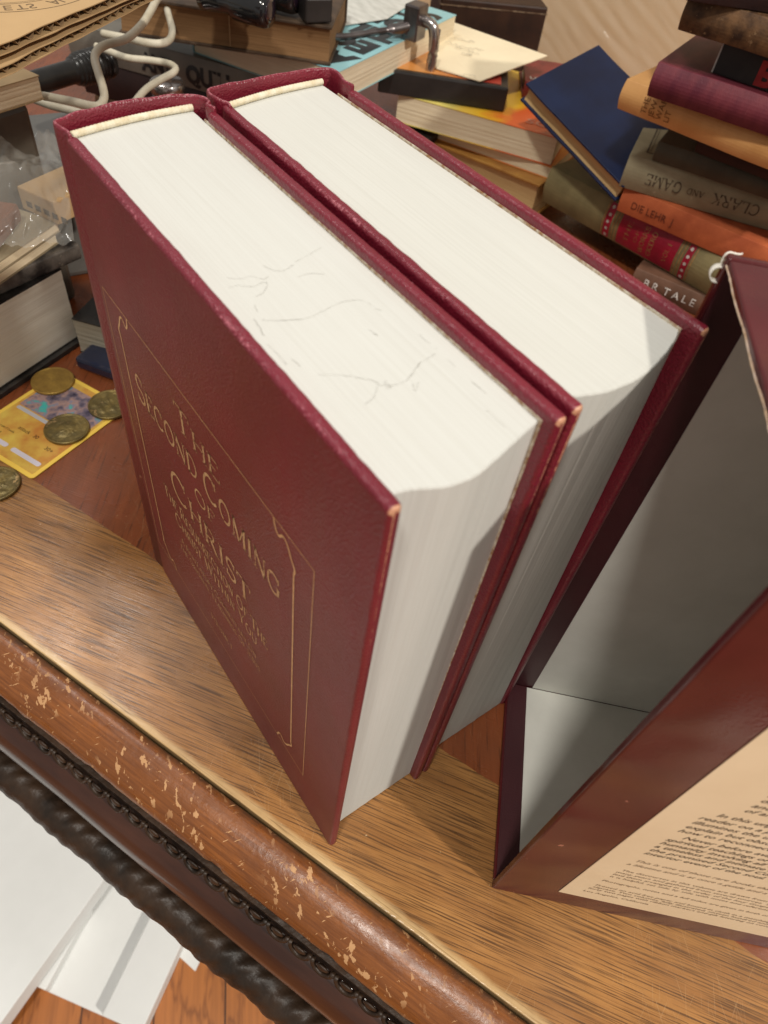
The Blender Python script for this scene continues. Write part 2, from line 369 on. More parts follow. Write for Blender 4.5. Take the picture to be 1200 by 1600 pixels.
M_red = pm('reddish_varnish', (0.030, 0.010, 0.006), 0.36, (0.062, 0.021, 0.011), 30, bumps=0.35, bscale=120, coat=0.35, stretch=(0.4, 2, 2), worn=((0.25, 0.11, 0.05), 120, 0.72))
# scalloped beading below the lip
mb = MB()
mb.box(-0.6, 0.75, -0.0265, 0.0, -0.040, -0.0245)
k = 0; x = -0.30
while x < 0.42:
    pts = [(x + 0.0058 * math.cos(a), -0.0280 - 0.0020 * abs(math.sin(a * 1.0)), -0.0295 - 0.0072 * math.sin(a)) for a in [math.pi * j / 10 for j in range(11)]]
    mb.tube(pts, 0.0014, 7)
    n = 8; pr = []
    for j in range(5):
        rr = 0.0040 * math.sin(math.pi * (j + 0.5) / 5)
        pr.append([(x + rr * math.cos(2 * math.pi * q / n), -0.0265 - 0.0006 * j - 0.001, -0.0305 + 0.9 * rr * math.sin(2 * math.pi * q / n)) for q in range(n)])
    mb.loft(pr)
    x += 0.0132 + 0.0006 * noise.noise(Vector((x * 90, 0, 0)))
mb.obj('beading', M_dark, desk)
# bulging reddish frieze, then a rope moulding
pf = [(0.0, -0.0405), (-0.026, -0.0405), (-0.0315, -0.0425), (-0.0360, -0.047), (-0.0395, -0.054), (-0.0405, -0.063), (-0.0395, -0.075), (-0.0365, -0.086), (-0.032, -0.094), (-0.026, -0.100), (0.0, -0.101)]
rings = []
for i in range(280):
    x = -0.6 + i * 0.005
    rings.append([(x, py + noise.noise(Vector((x * 15, pz * 20, 0))) * 0.0006, pz) for py, pz in pf])
MB().loft(rings).obj('frieze', M_red, desk)
rings = []
for i in range(1100):
    x = -0.5 + i * 0.0011; rg = []
    for q in range(36):
        th = 2 * math.pi * q / 36
        ph = (th * 1.0 + x * 2 * math.pi / 0.060) % (2 * math.pi)
        am = 0.55 + 0.45 * max(0.0, min(1.0, (x - 0.16) / 0.10)); rr = 0.0118 * (1.01 - am * 0.20 * (1 - abs(math.sin(ph / 2)) ** 0.6)) + am * 0.0008 * math.sin(ph * 5) * math.sin(ph / 2)
        rg.append((x, -0.0415 + rr * math.cos(th), -0.118 + rr * 1.25 * math.sin(th)))
    rings.append(rg)
MB().loft(rings).obj('rope_moulding', M_dark, desk)
MB().box(-1.5, 1.0, 0.0, 0.02, -0.30, -0.0265).box(-1.5, 1.0, -0.020, 0.0, -0.145, -0.1015).obj('apron', M_dark, desk)
leg = MB()
for lx in (-1.45, 0.93):
    for ly in (0.05, 1.8):
        pass
for k, (lx, ly) in enumerate(((-1.45, 0.03), (0.93, 0.03), (-1.45, 1.75), (0.93, 1.75))):
    MB().box(lx, lx + 0.07, ly, ly + 0.07, -0.719, -0.3005 if ly < 1 else -0.0265).obj('leg', M_dark, desk, bevel=0.004)

# ================================================================== FLOOR
m, t, b = nt('floor_boards')
v = coords(t, (1, 1, 1), (0, 0, R(28)))
br = node(t, 'ShaderNodeTexBrick'); br.inputs['Scale'].default_value = 1.0; br.inputs['Brick Width'].default_value = 0.9; br.inputs['Row Height'].default_value = 0.085
br.inputs['Mortar Size'].default_value = 0.0012; br.inputs['Color1'].default_value = (0.52, 0.19, 0.05, 1); br.inputs['Color2'].default_value = (0.40, 0.13, 0.03, 1); br.inputs['Mortar'].default_value = (0.05, 0.02, 0.01, 1)
t.links.new(v, br.inputs['Vector'])
mp = node(t, 'ShaderNodeMapping'); mp.inputs['Scale'].default_value = (6, 120, 1); t.links.new(v, mp.inputs[0])
mp3 = node(t, 'ShaderNodeMapping'); mp3.inputs['Scale'].default_value = (3, 14, 1); t.links.new(v, mp3.inputs[0])
wv = nz(t, mp3.outputs[0], 1.5, 4, 0.6)
col = mixc(t, math_(t, 'MULTIPLY', ramp(t, nz(t, mp.outputs[0], 1, 5, 0.65), [(0.3, (1, 1, 1)), (0.6, (0, 0, 0))]), 0.45), br.outputs['Color'], (0.17, 0.055, 0.018))
col = mixc(t, ramp(t, wv, [(0.46, (0, 0, 0)), (0.49, (0.6, 0.6, 0.6)), (0.52, (0, 0, 0))]), col, (0.15, 0.045, 0.015))
t.links.new(col, b.inputs['Base Color']); b.inputs['Roughness'].default_value = 0.32
tag(MB().add([(-3, -3, -0.72), (3, -3, -0.72), (3, 3, -0.72), (-3, 3, -0.72)], [(0, 1, 2, 3)]).obj('floor', m), kind='structure')
M_white = pm('white_card', (0.86, 0.87, 0.86), 0.6, (0.80, 0.81, 0.80), 8, bumps=0.1, bscale=60, worn=((0.55, 0.54, 0.5), 45, 0.74))

# white boxes on the floor
zt = -0.655
a = G(165, 1371, zt); c = G(0, 1600, zt); ex = (c - a).normalized()
box = thing('white_carton', 'large flat white box lying on the floor at lower left beside the desk', 'box', (a.x, a.y, -0.6895), math.atan2(ex.y, ex.x))
MB().box(-0.02, 0.55, -0.40, 0.0, 0.0, 0.0345).obj('carton_body', M_white, box, bevel=0.0012)
zt = -0.69
a = G(290, 1462, zt); c = G(250, 1550, zt); ex = (c - a).normalized()
tray = thing('white_tray', 'white open tray with a raised rim under the big white box on the floor', 'tray', (a.x, a.y, -0.7195), math.atan2(ex.y, ex.x))
MB().box(-0.30, 0.105, -0.30, -0.0, 0.0, 0.006).box(-0.30, 0.105, -0.052, -0.0, 0.0062, 0.030).box(0.012, 0.105, -0.30, -0.128, 0.0062, 0.026).obj('tray_body', M_white, tray, bevel=0.0015)
a = G(310, 1478, -0.70)
sc = thing('paper_scrap', 'small torn white paper scrap on the floor against the desk', 'paper', (a.x, a.y, -0.7190), 0.4)
MB().prism([(-0.03, -0.02), (0.012, -0.022), (0.008, -0.002), (0.018, 0.01), (-0.025, 0.02)], 0, 0.0012).obj('paper', M_white, sc)

# ================================================================== THE TWO MAROON VOLUMES
H = 0.25
M_cov = leather('maroon_cover_cloth', (0.200, 0.012, 0.028), (0.140, 0.008, 0.019), 0.36, 0.9)
M_cov2 = leather('maroon_cover_cloth_shiny', (0.21, 0.010, 0.034), (0.155, 0.007, 0.025), 0.28, 0.15)
M_pg = paper('book_page_edges', (0.60, 0.60, 0.57), (0.55, 0.545, 0.51), axis=1, lines=3400, bstr=0.16, dirt=0.16)
M_pg2 = paper('book_page_edges_smooth', (0.60, 0.597, 0.56), (0.54, 0.535, 0.495), axis=1, lines=3000, bstr=0.07, dirt=0.05)
M_end = pm('endpaper_edge', (0.70, 0.65, 0.53), 0.7, (0.33, 0.17, 0.07), 420)
M_band = pm('headband_cotton', (0.74, 0.68, 0.54), 0.8, (0.62, 0.53, 0.36), 300, bumps=0.6, bscale=900)
M_gold = pm('gold_foil', (0.80, 0.52, 0.26), 0.42, (0.60, 0.36, 0.17), 260, metallic=0.2)
M_goldw = pm('rubbed_gold_foil', (0.68, 0.46, 0.24), 0.42, (0.48, 0.28, 0.14), 240, metallic=0.15, worn=((0.17, 0.025, 0.03), 420, 0.57))
M_mark = pm('grey_pencil_mark', (0.22, 0.21, 0.18), 0.9, (0.42, 0.40, 0.36), 500)
M_mark2 = pm("faint_pencil_mark", (0.44, 0.43, 0.40), 0.9, (0.60, 0.59, 0.55), 900)

def board(p0, p1, th, z0, z1, inward, nseg=110, jit=0.00016, seed=0, warp=0.0):
    """cover board standing between plan points p0 (spine side) and p1 (fore edge); thickness th towards inward"""
    p0 = Vector((*p0, 0)); p1 = Vector((*p1, 0)); t_ = (p1 - p0); L = t_.length; t_.normalize(); n = Vector((-t_.y, t_.x, 0)) * inward
    r = th * 0.36; rings = []; w = []; tp = []; th0 = th
    prof = []
    for (cy, cz, a0) in ((r, z1 - r, 180), (th - r, z1 - r, 90), (th - r, z0 + r, 0), (r, z0 + r, -90)):
        if a0 == 180: prof.append((0.0, z1 - r - 0.0006, 2))
        if a0 == 0: prof.append((th, z1 - r - 0.0006, 2))
        for j in range(5):
            a = R(a0 - 90 * j / 4); prof.append((cy + r * math.cos(a), cz + r * math.sin(a), 1 if (a0 in (180, 90)) else 0))
    XS = [L * i / nseg for i in range(nseg)] + [L - 0.0012, L - 0.0006, L - 0.0002, L]
    XS = [0.0, 0.0003, 0.0008] + XS[1:]
    for x in XS:
        s = x / L
        e = min(x, L - x); k = 1.0 if e > r else math.sqrt(max(0.0, 1 - ((r - e) / r) ** 2)) * 0.7 + 0.3
        ins = 0.0
        rg = []
        for (py, pz, top) in prof:
            q = noise.noise(Vector((x * 260, pz * 10 + seed, py * 300))) * jit + noise.noise(Vector((x * 45, seed, top))) * jit * 1.2
            if top != 1: q = 0.0
            cy = th / 2 + (py - th / 2) * k; cz = pz - (1 - k) * r * (1 if top else -1)
            bow = warp * math.sin(math.pi * s)
            rg.append(p0 + t_ * x + n * (cy + (q * 0.7 if top else 0) + bow) + Vector((0, 0, cz + (q if top else 0))))
            if top == 2: outer = 0.0
            elif top == 1: outer = 0.90 if (py < r * 0.9 and pz > z1 - r * 0.95) and py > 0.0001 else 0.15
            else: outer = 0.0
            w.append(outer * (1.0 + 0.35 * noise.noise(Vector((x * 30, seed, 1)))))
            tp.append(1.0 if (x > L - 0.0007 and top == 1) else 0.0)
        rings.append([tuple(p) for p in rg])
    return MB().loft(rings, smooth=True, w=w, tp=tp)

def strip_wall(path, th, z0, z1, seed=0, jit=0.0004, nz_=40):
    """thin standing sheet following a plan path, slightly uneven top"""
    P = smooth_path([(x, y, 0) for x, y in path], 8); n = len(P); N = []
    for i in range(n):
        t_ = (P[min(i + 1, n - 1)] - P[max(i - 1, 0)]).normalized(); N.append(Vector((-t_.y, t_.x, 0)))
    mb = MB(); vs = []; w = []; fs = []
    lev = [z0, (z0 + z1) / 2, z1 - 0.004, z1 - 0.0008, z1]
    for side in (0, 1):
        for k, z in enumerate(lev):
            for i in range(n):
                q = noise.noise(Vector((P[i].x * 150, P[i].y * 150, seed))) * jit if k >= 3 else 0
                tt = th * (0.5 if k < 4 else 0.25) * (1 if side else -1)
                p = P[i] + N[i] * (tt + q * 0.6); vs.append((p.x, p.y, z + q)); w.append(1.05 if k == 4 else 0.0)
    m_ = len(lev)
    for side in (0, 1):
        o = side * m_ * n
        for k in range(m_ - 1):
            for i in range(n - 1):
                fs.append((o + k * n + i, o + k * n + i + 1, o + (k + 1) * n + i + 1, o + (k + 1) * n + i))
    o = m_ * n
    for i in range(n - 1):
        fs.append(((m_ - 1) * n + i, (m_ - 1) * n + i + 1, o + (m_ - 1) * n + i + 1, o + (m_ - 1) * n + i)); fs.append((i, i + 1, o + i + 1, o + i))
    for k in range(m_ - 1):
        for i in (0, n - 1): fs.append((k * n + i, (k + 1) * n + i, o + (k + 1) * n + i, o + k * n + i))
    return mb.add(vs, fs, True, w=w)

def pageblock(spine, fore, z0, z1, seed, rid=0.00006, xbot=0.1925):
    """spine, fore: plan polylines from the left board to the right board"""
    F = smooth_path([(x, y, 0) for x, y in fore], 26); out = []
    for i, p in enumerate(F):
        q = noise.noise(Vector((0, p.y * 2600, seed))) * rid + noise.noise(Vector((0, p.y * 700, seed + 5))) * rid * 1.3
        ql = noise.noise(Vector((0, p.y * 1500, seed + 9)))
        if ql > 0.5: q -= rid * 1.8
        out.append((p.x + q, p.y))
    Sx = [(p.x, p.y) for p in smooth_path([(x, y, 0) for x, y in spine], 6)]
    poly = Sx + out[::-1]; n = len(poly); nf = len(out); ns = len(Sx)
    lev = [z0, z0 + 0.0006] + [z0 + (z1 - z0) * k / 14 for k in range(1, 14)] + [z1 - 0.0005, z1]
    vs = []; fs = []
    for k, z in enumerate(lev):
        for i, (x, y) in enumerate(poly):
            dx = 0
            if i >= ns: x = x + (xbot - x) * (1 - (z - z0) / (z1 - z0)) ** 0.8
            if i >= ns: dx = noise.noise(Vector((z * 14, y * 260, seed))) * 0.00015 + noise.noise(Vector((z * 5, y * 60, seed + 3))) * 0.0003
            if k in (0, len(lev) - 1) and i >= ns: dx -= 0.0003
            vs.append((x + dx, y, z + (noise.noise(Vector((x * 20, y * 900, seed))) * 0.00012 if k == len(lev) - 1 else 0)))
    for k in range(len(lev) - 1):
        for i in range(n):
            j = (i + 1) % n; fs.append((k * n + i, k * n + j, (k + 1) * n + j, (k + 1) * n + i))
    top = tuple(range((len(lev) - 1) * n, len(lev) * n))
    fs += [tuple(range(n))[::-1], top]
    return MB().add(vs, fs)

def maroon_volume(label, lb, rb, spine_out, block_spine, block_fore, band, z0=0.0, seed=0, mats=(None, None), hinge_l=None, hinge_r=None, fit_top=H - 0.0046, xbot=0.1925):
    t = thing('maroon_book', label, 'book', (lb[0][0], lb[0][1], 0), 0)
    off = Vector((-lb[0][0], -lb[0][1], 0))
    (xa, ya), (xb, yb) = block_spine[0], block_spine[-1]; xa -= 0.0036; xb -= 0.0022
    block_spine = [(xa + (xb - xa) * k / 4 - 0.0016 * math.sin(math.pi * k / 4), ya + (yb - ya) * k / 4) for k in range(5)]
    band = [(x + 0.0003, y) for x, y in block_spine]
    def add(mb, name, mat, **k):
        o = mb.obj(name, mat, t, **k); o.location = off; return o
    add(board(lb[0], lb[1], 0.0040, z0, H, 1, seed=seed), 'front_board', M_cov)
    add(board(rb[0], rb[1], 0.0040, z0, H - 0.0006, -1, seed=seed + 3), 'back_board', M_cov)
    add(strip_wall(spine_out, 0.0014, z0, H + 0.0010, seed + 1), 'spine', M_cov)
    add(pageblock(block_spine, block_fore, z0 + 0.0015, fit_top, seed, xbot=xbot), 'page_block', mats[0])
    P = smooth_path([(x, y, fit_top + 0.0012) for x, y in band], 30)
    add(MB().tube(P, [0.0012 * (1 + 0.07 * math.sin(i * 1.9)) for i in range(len(P))], 10), 'headband', M_band)
    return t, off

ZB_ = H - 0.0046
def plan(pix): return [tuple(G(u, v, ZB_).xy) for u, v in pix]
b1, off1 = maroon_volume('maroon hardback volume with gold lettered front cover, left of the standing pair', ((0.0135, -0.0002), (0.1995, -0.0002)), ((0.0100, 0.0562), (0.1968, 0.0562)),
    [(0.0150, 0.0012), (0.0118, 0.0014), (0.0085, 0.0006), (0.0048, 0.0), (0.0020, 0.0015), (-0.0018, 0.012), (-0.0042, 0.026), (-0.0045, 0.040), (-0.0026, 0.052), (0.0012, 0.0560), (0.0050, 0.0560), (0.0072, 0.0540), (0.0115, 0.0548)],
    [(plan([(112, 224)])[0][0], 0.0042)] + plan([(180, 206), (255, 189)]) + [(plan([(325, 173)])[0][0], 0.0519)],
    [(0.1925, 0.0042)] + plan([(640, 765), (700, 760), (740, 745), (770, 722), (800, 695), (830, 668)]) + [(plan([(855, 652)])[0][0], 0.0520)],
    [(plan([(98, 212)])[0][0], 0.0036), plan([(180, 197)])[0], plan([(255, 181)])[0], (plan([(318, 166)])[0][0], 0.0519)], seed=1, mats=(M_pg,))
# second volume
b2, off2 = maroon_volume('plain maroon hardback volume standing between its twin and the slipcase', ((0.0075, 0.0594), (0.1962, 0.0584)), ((0.0095, 0.1180), (0.1900, 0.1218)),
    [(0.0110, 0.0614), (0.0080, 0.0618), (0.0040, 0.0598), (-0.0020, 0.0594), (-0.0055, 0.0624), (-0.0078, 0.0767), (-0.0092, 0.0914), (-0.0103, 0.1075), (-0.0096, 0.1165), (-0.0050, 0.1185), (0.0010, 0.1172), (0.0050, 0.1160), (0.0100, 0.1166)],
    [(plan([(362, 177)])[0][0], 0.0636)] + plan([(420, 161), (475, 146)]) + [(plan([(522, 133)])[0][0], 0.1130)],
    [(0.1880, 0.0628)] + plan([(935, 614), (960, 608), (1000, 590), (1030, 565), (1055, 531)]) + [(plan([(1075, 510)])[0][0], 0.1172)],
    [(plan([(348, 167)])[0][0], 0.0636), plan([(410, 154)])[0], plan([(465, 140)])[0], (plan([(513, 124)])[0][0], 0.1130)], seed=11, mats=(M_pg2,), xbot=0.1890)
# thin speckled endpaper next to the right board of each book
for par, off, (xa, ya, xb, yb) in ((b1, off1, (0.008, 0.05205, 0.1925, 0.05205)), (b2, off2, (0.004, 0.1134, 0.1838, 0.1172))):
    dx, dy = xb - xa, yb - ya; L = math.hypot(dx, dy)
    o = MB().add([(xa, ya, 0.004), (xb, yb, 0.004), (xb, yb, H - 0.0038), (xa, ya, H - 0.0038), (xa - dy / L * 0.0004, ya + dx / L * 0.0004, 0.004), (xb - dy / L * 0.0004, yb + dx / L * 0.0004, 0.004), (xb - dy / L * 0.0004, yb + dx / L * 0.0004, H - 0.0038), (xa - dy / L * 0.0004, ya + dx / L * 0.0004, H - 0.0038)],
        [(0, 1, 2, 3), (4, 7, 6, 5), (0, 4, 5, 1), (2, 6, 7, 3), (1, 5, 6, 2), (0, 3, 7, 4)]).obj('endpaper', M_end, par); o.location = off

# gilt frame and title on the front board
def on_front(vs2, y=-0.0008, dy=0.0):
    return [(x, y, z) for x, z in vs2]
YF = -0.00030
mbf = MB()
def gline(pts, w):
    v, f = ribbon(pts, w); mbf.add([(x, YF, z) for x, z in v], f)
XL, XR, ZT, ZB = 0.0185, 0.1735, 0.1965, 0.0345
for a_, b_ in (((XL, ZT), (XR, ZT)), ((XR, ZT + 0.0002), (XR, ZB)), ((XR, ZB), (XL, ZB)), ((XL, ZB), (XL, ZT))): gline([a_, b_], 0.00042)
def corner(fx, fz):
    pts = [(0.0415, ZT), (0.0405, 0.1925), (0.0385, 0.1905), (0.0360, 0.1930), (0.0335, 0.1918), (0.0310, 0.1872), (0.0290, 0.1840), (0.0295, 0.1810)]
    pts = [(x, z) for x, z in pts]
    mx = lambda x: x if not fx else 0.192 - x
    mz = lambda z: z if not fz else 0.231 - z
    gline([(p.x, p.y) for p in smooth_path([(mx(x), mz(z), 0) for x, z in pts], 5)], 0.0010)
for fx in (0, 1):
    for fz in (0, 1): corner(fx, fz)
for x in (0.0295, 0.1625): gline([(x, 0.1812), (x, 0.0498)], 0.0009)
o = mbf.obj('gilt_frame', M_gold, b1); o.location = off1
mbt = MB()
def title(txt, h, z, fit=None, caps=1.3, thick=1):
    v, f = serif_text(txt, h, cx=0.096, y0=z, fit=fit, caps=caps)
    mbt.add([(x, YF, zz) for x, zz in v], f)
title('THE', 0.0098, 0.1735, fit=0.036)
title('SECOND COMING', 0.0115, 0.1545, fit=0.118)
title('OF', 0.0085, 0.1405, fit=0.019, caps=1.0)
title('CHRIST', 0.0135, 0.1185, fit=0.072)
title('THE RESURRECTION OF THE', 0.0068, 0.1045, fit=0.096)
title('CHRIST WITHIN YOU', 0.0068, 0.0935, fit=0.078)
title('A REVELATORY COMMENTARY ON', 0.0038, 0.0800, fit=0.074)
title('THE ORIGINAL TEACHINGS OF JESUS', 0.0038, 0.0725, fit=0.080)
title('VOLUME I', 0.0045, 0.0480, fit=0.022, caps=1.0)
o = mbt.obj('title_lettering', M_goldw, b1); o.location = off1

# pencil-like hairlines and dents on the head of the first volume (photograph pixels on the plane of the pages)
HL = [[(355, 433), (375, 435), (392, 431), (412, 436), (420, 430)], [(412, 414), (424, 421), (440, 423), (455, 416), (462, 408), (485, 396), (503, 386)],
      [(358, 449), (372, 446), (396, 447), (412, 440), (418, 446), (409, 458), (400, 463)], [(466, 433), (482, 427), (507, 427)],
      [(398, 475), (402, 487)], [(396, 498), (406, 512), (412, 525)], [(408, 500), (450, 500), (483, 496), (510, 483), (530, 473), (548, 469), (570, 470), (590, 482), (610, 489)],
      [(418, 537), (430, 548), (440, 560), (449, 570)], [(457, 561), (470, 572), (483, 578), (492, 587)], [(498, 585), (535, 586), (560, 590), (585, 595), (597, 602), (620, 600), (633, 595), (645, 583), (655, 568), (668, 560), (680, 553)],
      [(590, 598), (588, 612), (580, 625), (572, 630)], [(656, 522), (668, 533), (682, 544)], [(645, 600), (650, 610), (655, 596)], [(604, 594), (598, 606), (612, 604), (600, 597)], [(640, 587), (650, 583)],
      [(575, 515), (590, 524)], [(700, 560), (720, 580), (760, 615)], [(760, 640), (790, 668)]]
mk = [MB(), MB()]
random.seed(3)
for li, L in enumerate(HL):
    P = smooth_path([(u, v, 0) for u, v in L], 7)
    run = []
    for i, p in enumerate(P):
        q = G(p.x + random.uniform(-0.9, 0.9), p.y + random.uniform(-0.9, 0.9), H - 0.00438)
        run.append((q.x, q.y))
        if random.random() < 0.25 or i == len(P) - 1:
            if len(run) > 1 and random.random() < 0.88:
                which = 0 if (random.random() < 0.22 and li not in (16, 17)) else 1
                v, f = ribbon(run, random.uniform(0.00006, 0.00016)); mk[which].add([(x, y, H - 0.00438) for x, y in v], f)
            run = run[-1:]
for k, mm in ((0, M_mark), (1, M_mark2)):
    o = mk[k].obj('hairline_mark', mm, b1); o.location = off1

# ================================================================== THE SLIPCASE
SA = R(44.94); FC = Vector((0.25661, 0.05313, 0)); SD = 0.1093; SH = 0.2650; SW = 0.195; TH = 0.0032
M_case = leather('slipcase_maroon_foil', (0.100, 0.013, 0.015), (0.060, 0.009, 0.010), 0.16, 0.10, wavy=0.45)
M_case.node_tree.nodes['Principled BSDF'].inputs['Specular IOR Level'].default_value = 0.42
M_turn = leather('slipcase_turned_in_edge', (0.060, 0.008, 0.012), (0.04, 0.005, 0.009), 0.45, 0.2)
M_lin = pm('slipcase_grey_lining', (0.77, 0.76, 0.70), 0.8, (0.70, 0.69, 0.63), 30, bumps=0.25, bscale=300, bdist=0.0003)
M_lab = pm('cream_label_paper', (0.86, 0.68, 0.46), 0.42, (0.80, 0.62, 0.41), 25, bumps=0.05, bscale=100)
M_ink = pm('brown_ink', (0.055, 0.026, 0.015), 0.6)
M_ink2 = pm('faded_brown_ink', (0.20, 0.12, 0.07), 0.6)
M_torn = pm('torn_paper_white', (0.80, 0.76, 0.68), 0.8)
case = thing('slipcase', 'open maroon slipcase with cream text label and grey lining standing at the right', 'slipcase', tuple(FC), SA)
def cbox(name, dims, mat, par=case, bev=0.0007):
    return MB().box(*dims).obj(name, mat, par, bevel=bev)
# local x goes into the case, local y from the near panel to the far one
def wpanel(y0, y1, z0, z1, name, n=24):
    rings = []; w = []
    for i in range(n + 1):
        x = SW * i / n; rg = []
        for (yy_, zz_) in ((y0, z0), (y1, z0), (y1, z1), (y0, z1)):
            rg.append((x, yy_, zz_))
        rings.append(rg)
    return MB().loft(rings, smooth=False).obj(name, M_case, case, bevel=0.0008, seg=3)
near = wpanel(0, TH, 0, SH, 'side_panel'); farp = wpanel(SD - TH, SD, 0, SH, 'side_panel')
cbox('bottom_panel', (0.0, SW, TH + 0.0001, SD - TH - 0.0001, 0.0003, TH), M_case)
cbox('top_panel', (0.0004, SW, TH + 0.0001, SD - TH - 0.0001, SH - TH, SH - 0.0002), M_case)
cbox('back_panel', (SW + 0.0002, SW + TH, 0.0002, SD - 0.0002, 0.0002, SH - 0.0002), M_case)
ti = 0.0004
cbox('turned_in_edge', (0.0012, 0.016, SD - TH - ti - 0.0001, SD - TH - 0.0001, TH + 0.0006, SH - TH - 0.0006), M_turn, farp, 0)
cbox('turned_in_edge', (0.0012, 0.016, TH + 0.0001, TH + ti + 0.0001, TH + 0.0006, SH - TH - 0.0006), M_turn, near, 0)
cbox('turned_in_edge', (0.0012, 0.0128, TH + 0.0008, SD - TH - 0.0008, TH + 0.0001, TH + 0.0005), M_turn, bpy.data.objects['bottom_panel'], 0)
cbox('lining', (0.0145, SW, SD - TH - 2 * ti - 0.0002, SD - TH - ti - 0.0002, TH + 0.0012, SH - TH - 0.001), M_lin, farp, 0)
cbox('lining', (0.0145, SW, TH + ti + 0.0002, TH + 2 * ti + 0.0002, TH + 0.0012, SH - TH - 0.001), M_lin, near, 0)
cbox('lining', (0.0115, SW, TH + 0.0012, SD - TH - 0.0014, TH + 0.0006, TH + 0.0011), M_lin, bpy.data.objects['bottom_panel'], 0)
cbox('lining', (SW - 0.0005, SW, TH + 0.002, SD - TH - 0.002, TH + 0.002, SH - TH - 0.002), M_lin, bpy.data.objects['back_panel'], 0)
cbox('lining', (0.0145, SW, TH + 0.002, SD - TH - 0.002, SH - TH - 0.0006, SH - TH - 0.0001), M_lin, bpy.data.objects['top_panel'], 0)
# label glued on the near panel
LX0, LX1, LZ0, LZ1 = 0.0262, 0.172, 0.0190, 0.236
lab = cbox('text_label', (LX0, LX1, -0.00035, -0.00002, LZ0, LZ1), M_lab, near, 0.0001)
lines = [
 (0.0462, 0.1650, 'her than the inner life of the Soul', 0), (0.0462, 0.1602, 'made known to all the seekers who', 0), (0.0462, 0.1557, 'discover in these pages a truth that', 0), (0.0460, 0.1509, 'and much else in the Master\'s words', 0), (0.0460, 0.1463, 'of are now set forth as they were', 0),
 (0.0412, 0.1384, 'In this unprecedented masterwork the', 0), (0.0376, 0.1334, 'reader on a profoundly enriching path that', 0), (0.0376, 0.1286, 'illumines the universal truths taught and', 0), (0.0374, 0.1238, 'explain but obscured teachings and reveal', 0), (0.0370, 0.1190, 'how to reconnect the soul with its Source.', 0),
 (0.0411, 0.1132, 'Never before available in book form, the', 0), (0.0371, 0.1086, 'spiritual teachings of a great master to', 0), (0.0369, 0.1041, 'humanity involving all who seek the truth', 0), (0.0367, 0.0997, 'a timeless and intimate meaning of these', 0), (0.0366, 0.0951, 'the promised Second Coming of Christ as an', 0), (0.0365, 0.0905, 'interior event of the soul.', 0),
 (0.0370, 0.0800, 'This is one of those rare books that comes along once in a', 1), (0.0359, 0.0748, 'a lifetime and is at once a guide and a companion to all', 1),
 (0.0372, 0.0660, 'The discourses in this volume are drawn from talks given over', 2), (0.0362, 0.0625, 'many years and gathered from several sources. The reader will', 2), (0.0362, 0.0590, 'find them arranged in the order of the four Gospels and, where', 2), (0.0362, 0.0555, 'it is helpful, set side by side with notes and references.', 2),
 (0.0355, 0.0480, 'Photographs, notes and a full index are given in both of the volumes', 2),
 (0.0355, 0.0400, 'Printed on acid free paper and bound in cloth in a matching', 2), (0.0355, 0.0368, 'slipcase. Two volumes, fully illustrated, sixteen hundred and', 2), (0.0345, 0.0336, 'forty two pages with ribbon markers and gilt lettering on cover', 2), (0.0340, 0.0285, 'Los Angeles, California', 2)]
mi, mi2 = MB(), MB()
for x, z, s, k in lines:
    size = (0.0043, 0.0036, 0.0031)[k]
    v, f = text2d(s, size, shear=0.35 if k < 2 else 0.15, res=2, offset=0.00003 if k == 0 else 0)
    wmax = max(p[0] for p in v); fit = min(1.0, (LX1 - 0.012 - x) / wmax)
    (mi if k == 0 else mi2).add([(x + px * fit, -0.00042, z + pz) for px, pz in v], f)
mi.obj('label_lettering', M_ink, lab); mi2.obj('label_lettering', M_ink2, lab)
# torn, curled paper at the top front corner of the far panel
pts = [(0.0 + 0.0022 * math.cos(a) - 0.0003, SD - 0.001 + 0.0006 * math.sin(a), SH - 0.0058 + 0.0022 * math.sin(a)) for a in [R(20 + 300 * k / 16) for k in range(17)]]
v = []; fs = []
for k, p in enumerate(pts): v += [(p[0], p[1] - 0.0015, p[2]), (p[0], p[1] + 0.0008, p[2])]
for k in range(len(pts) - 1): fs.append((2 * k, 2 * k + 1, 2 * k + 3, 2 * k + 2))
o = MB().add(v, fs, True).obj('torn_curl', M_torn, farp); sl = o.modifiers.new('s', 'SOLIDIFY'); sl.thickness = 0.0003
th_ = smooth_path([(-0.0002, SD - 0.0004, SH - 0.004), (-0.0003, SD - 0.0001, SH - 0.0012), (0.0006, SD + 0.0001, SH + 0.0001), (0.003, SD, SH + 0.0001), (0.0042, SD + 0.0001, SH + 0.0004)], 6)
MB().tube(th_, [0.00030 * (1 + 0.7 * noise.noise(Vector((i * 0.9, 0, 0)))) for i in range(len(th_))], 6).obj('torn_edge', M_torn, farp)
# frayed white line of wear along the top of the case
fl = smooth_path([(0.011 + 0.0004, SD - 0.004, SH + 0.0001), (0.02, SD - 0.0046, SH + 0.0001), (0.04, SD - 0.0048, SH + 0.0001), (0.06, SD - 0.0050, SH + 0.0001)], 10)
MB().tube(fl, [0.00018 * (1 + 0.9 * noise.noise(Vector((i * 1.7, 0, 0)))) for i in range(len(fl))], 6).obj('worn_crease', M_torn, bpy.data.objects['top_panel'])
fl = smooth_path([(0.0004, SD * (1 - k / 12), SH - 0.0024 + 0.0003 * math.sin(k * 2.0)) for k in range(12)], 6)
MB().tube(fl, [0.00030 * (1 + 0.9 * noise.noise(Vector((i * 0.8, 4, 0)))) for i in range(len(fl))], 6).obj('worn_crease', pm('bare_board_edge', (0.55, 0.36, 0.20), 0.8, (0.75, 0.6, 0.5), 300), bpy.data.objects['top_panel'])

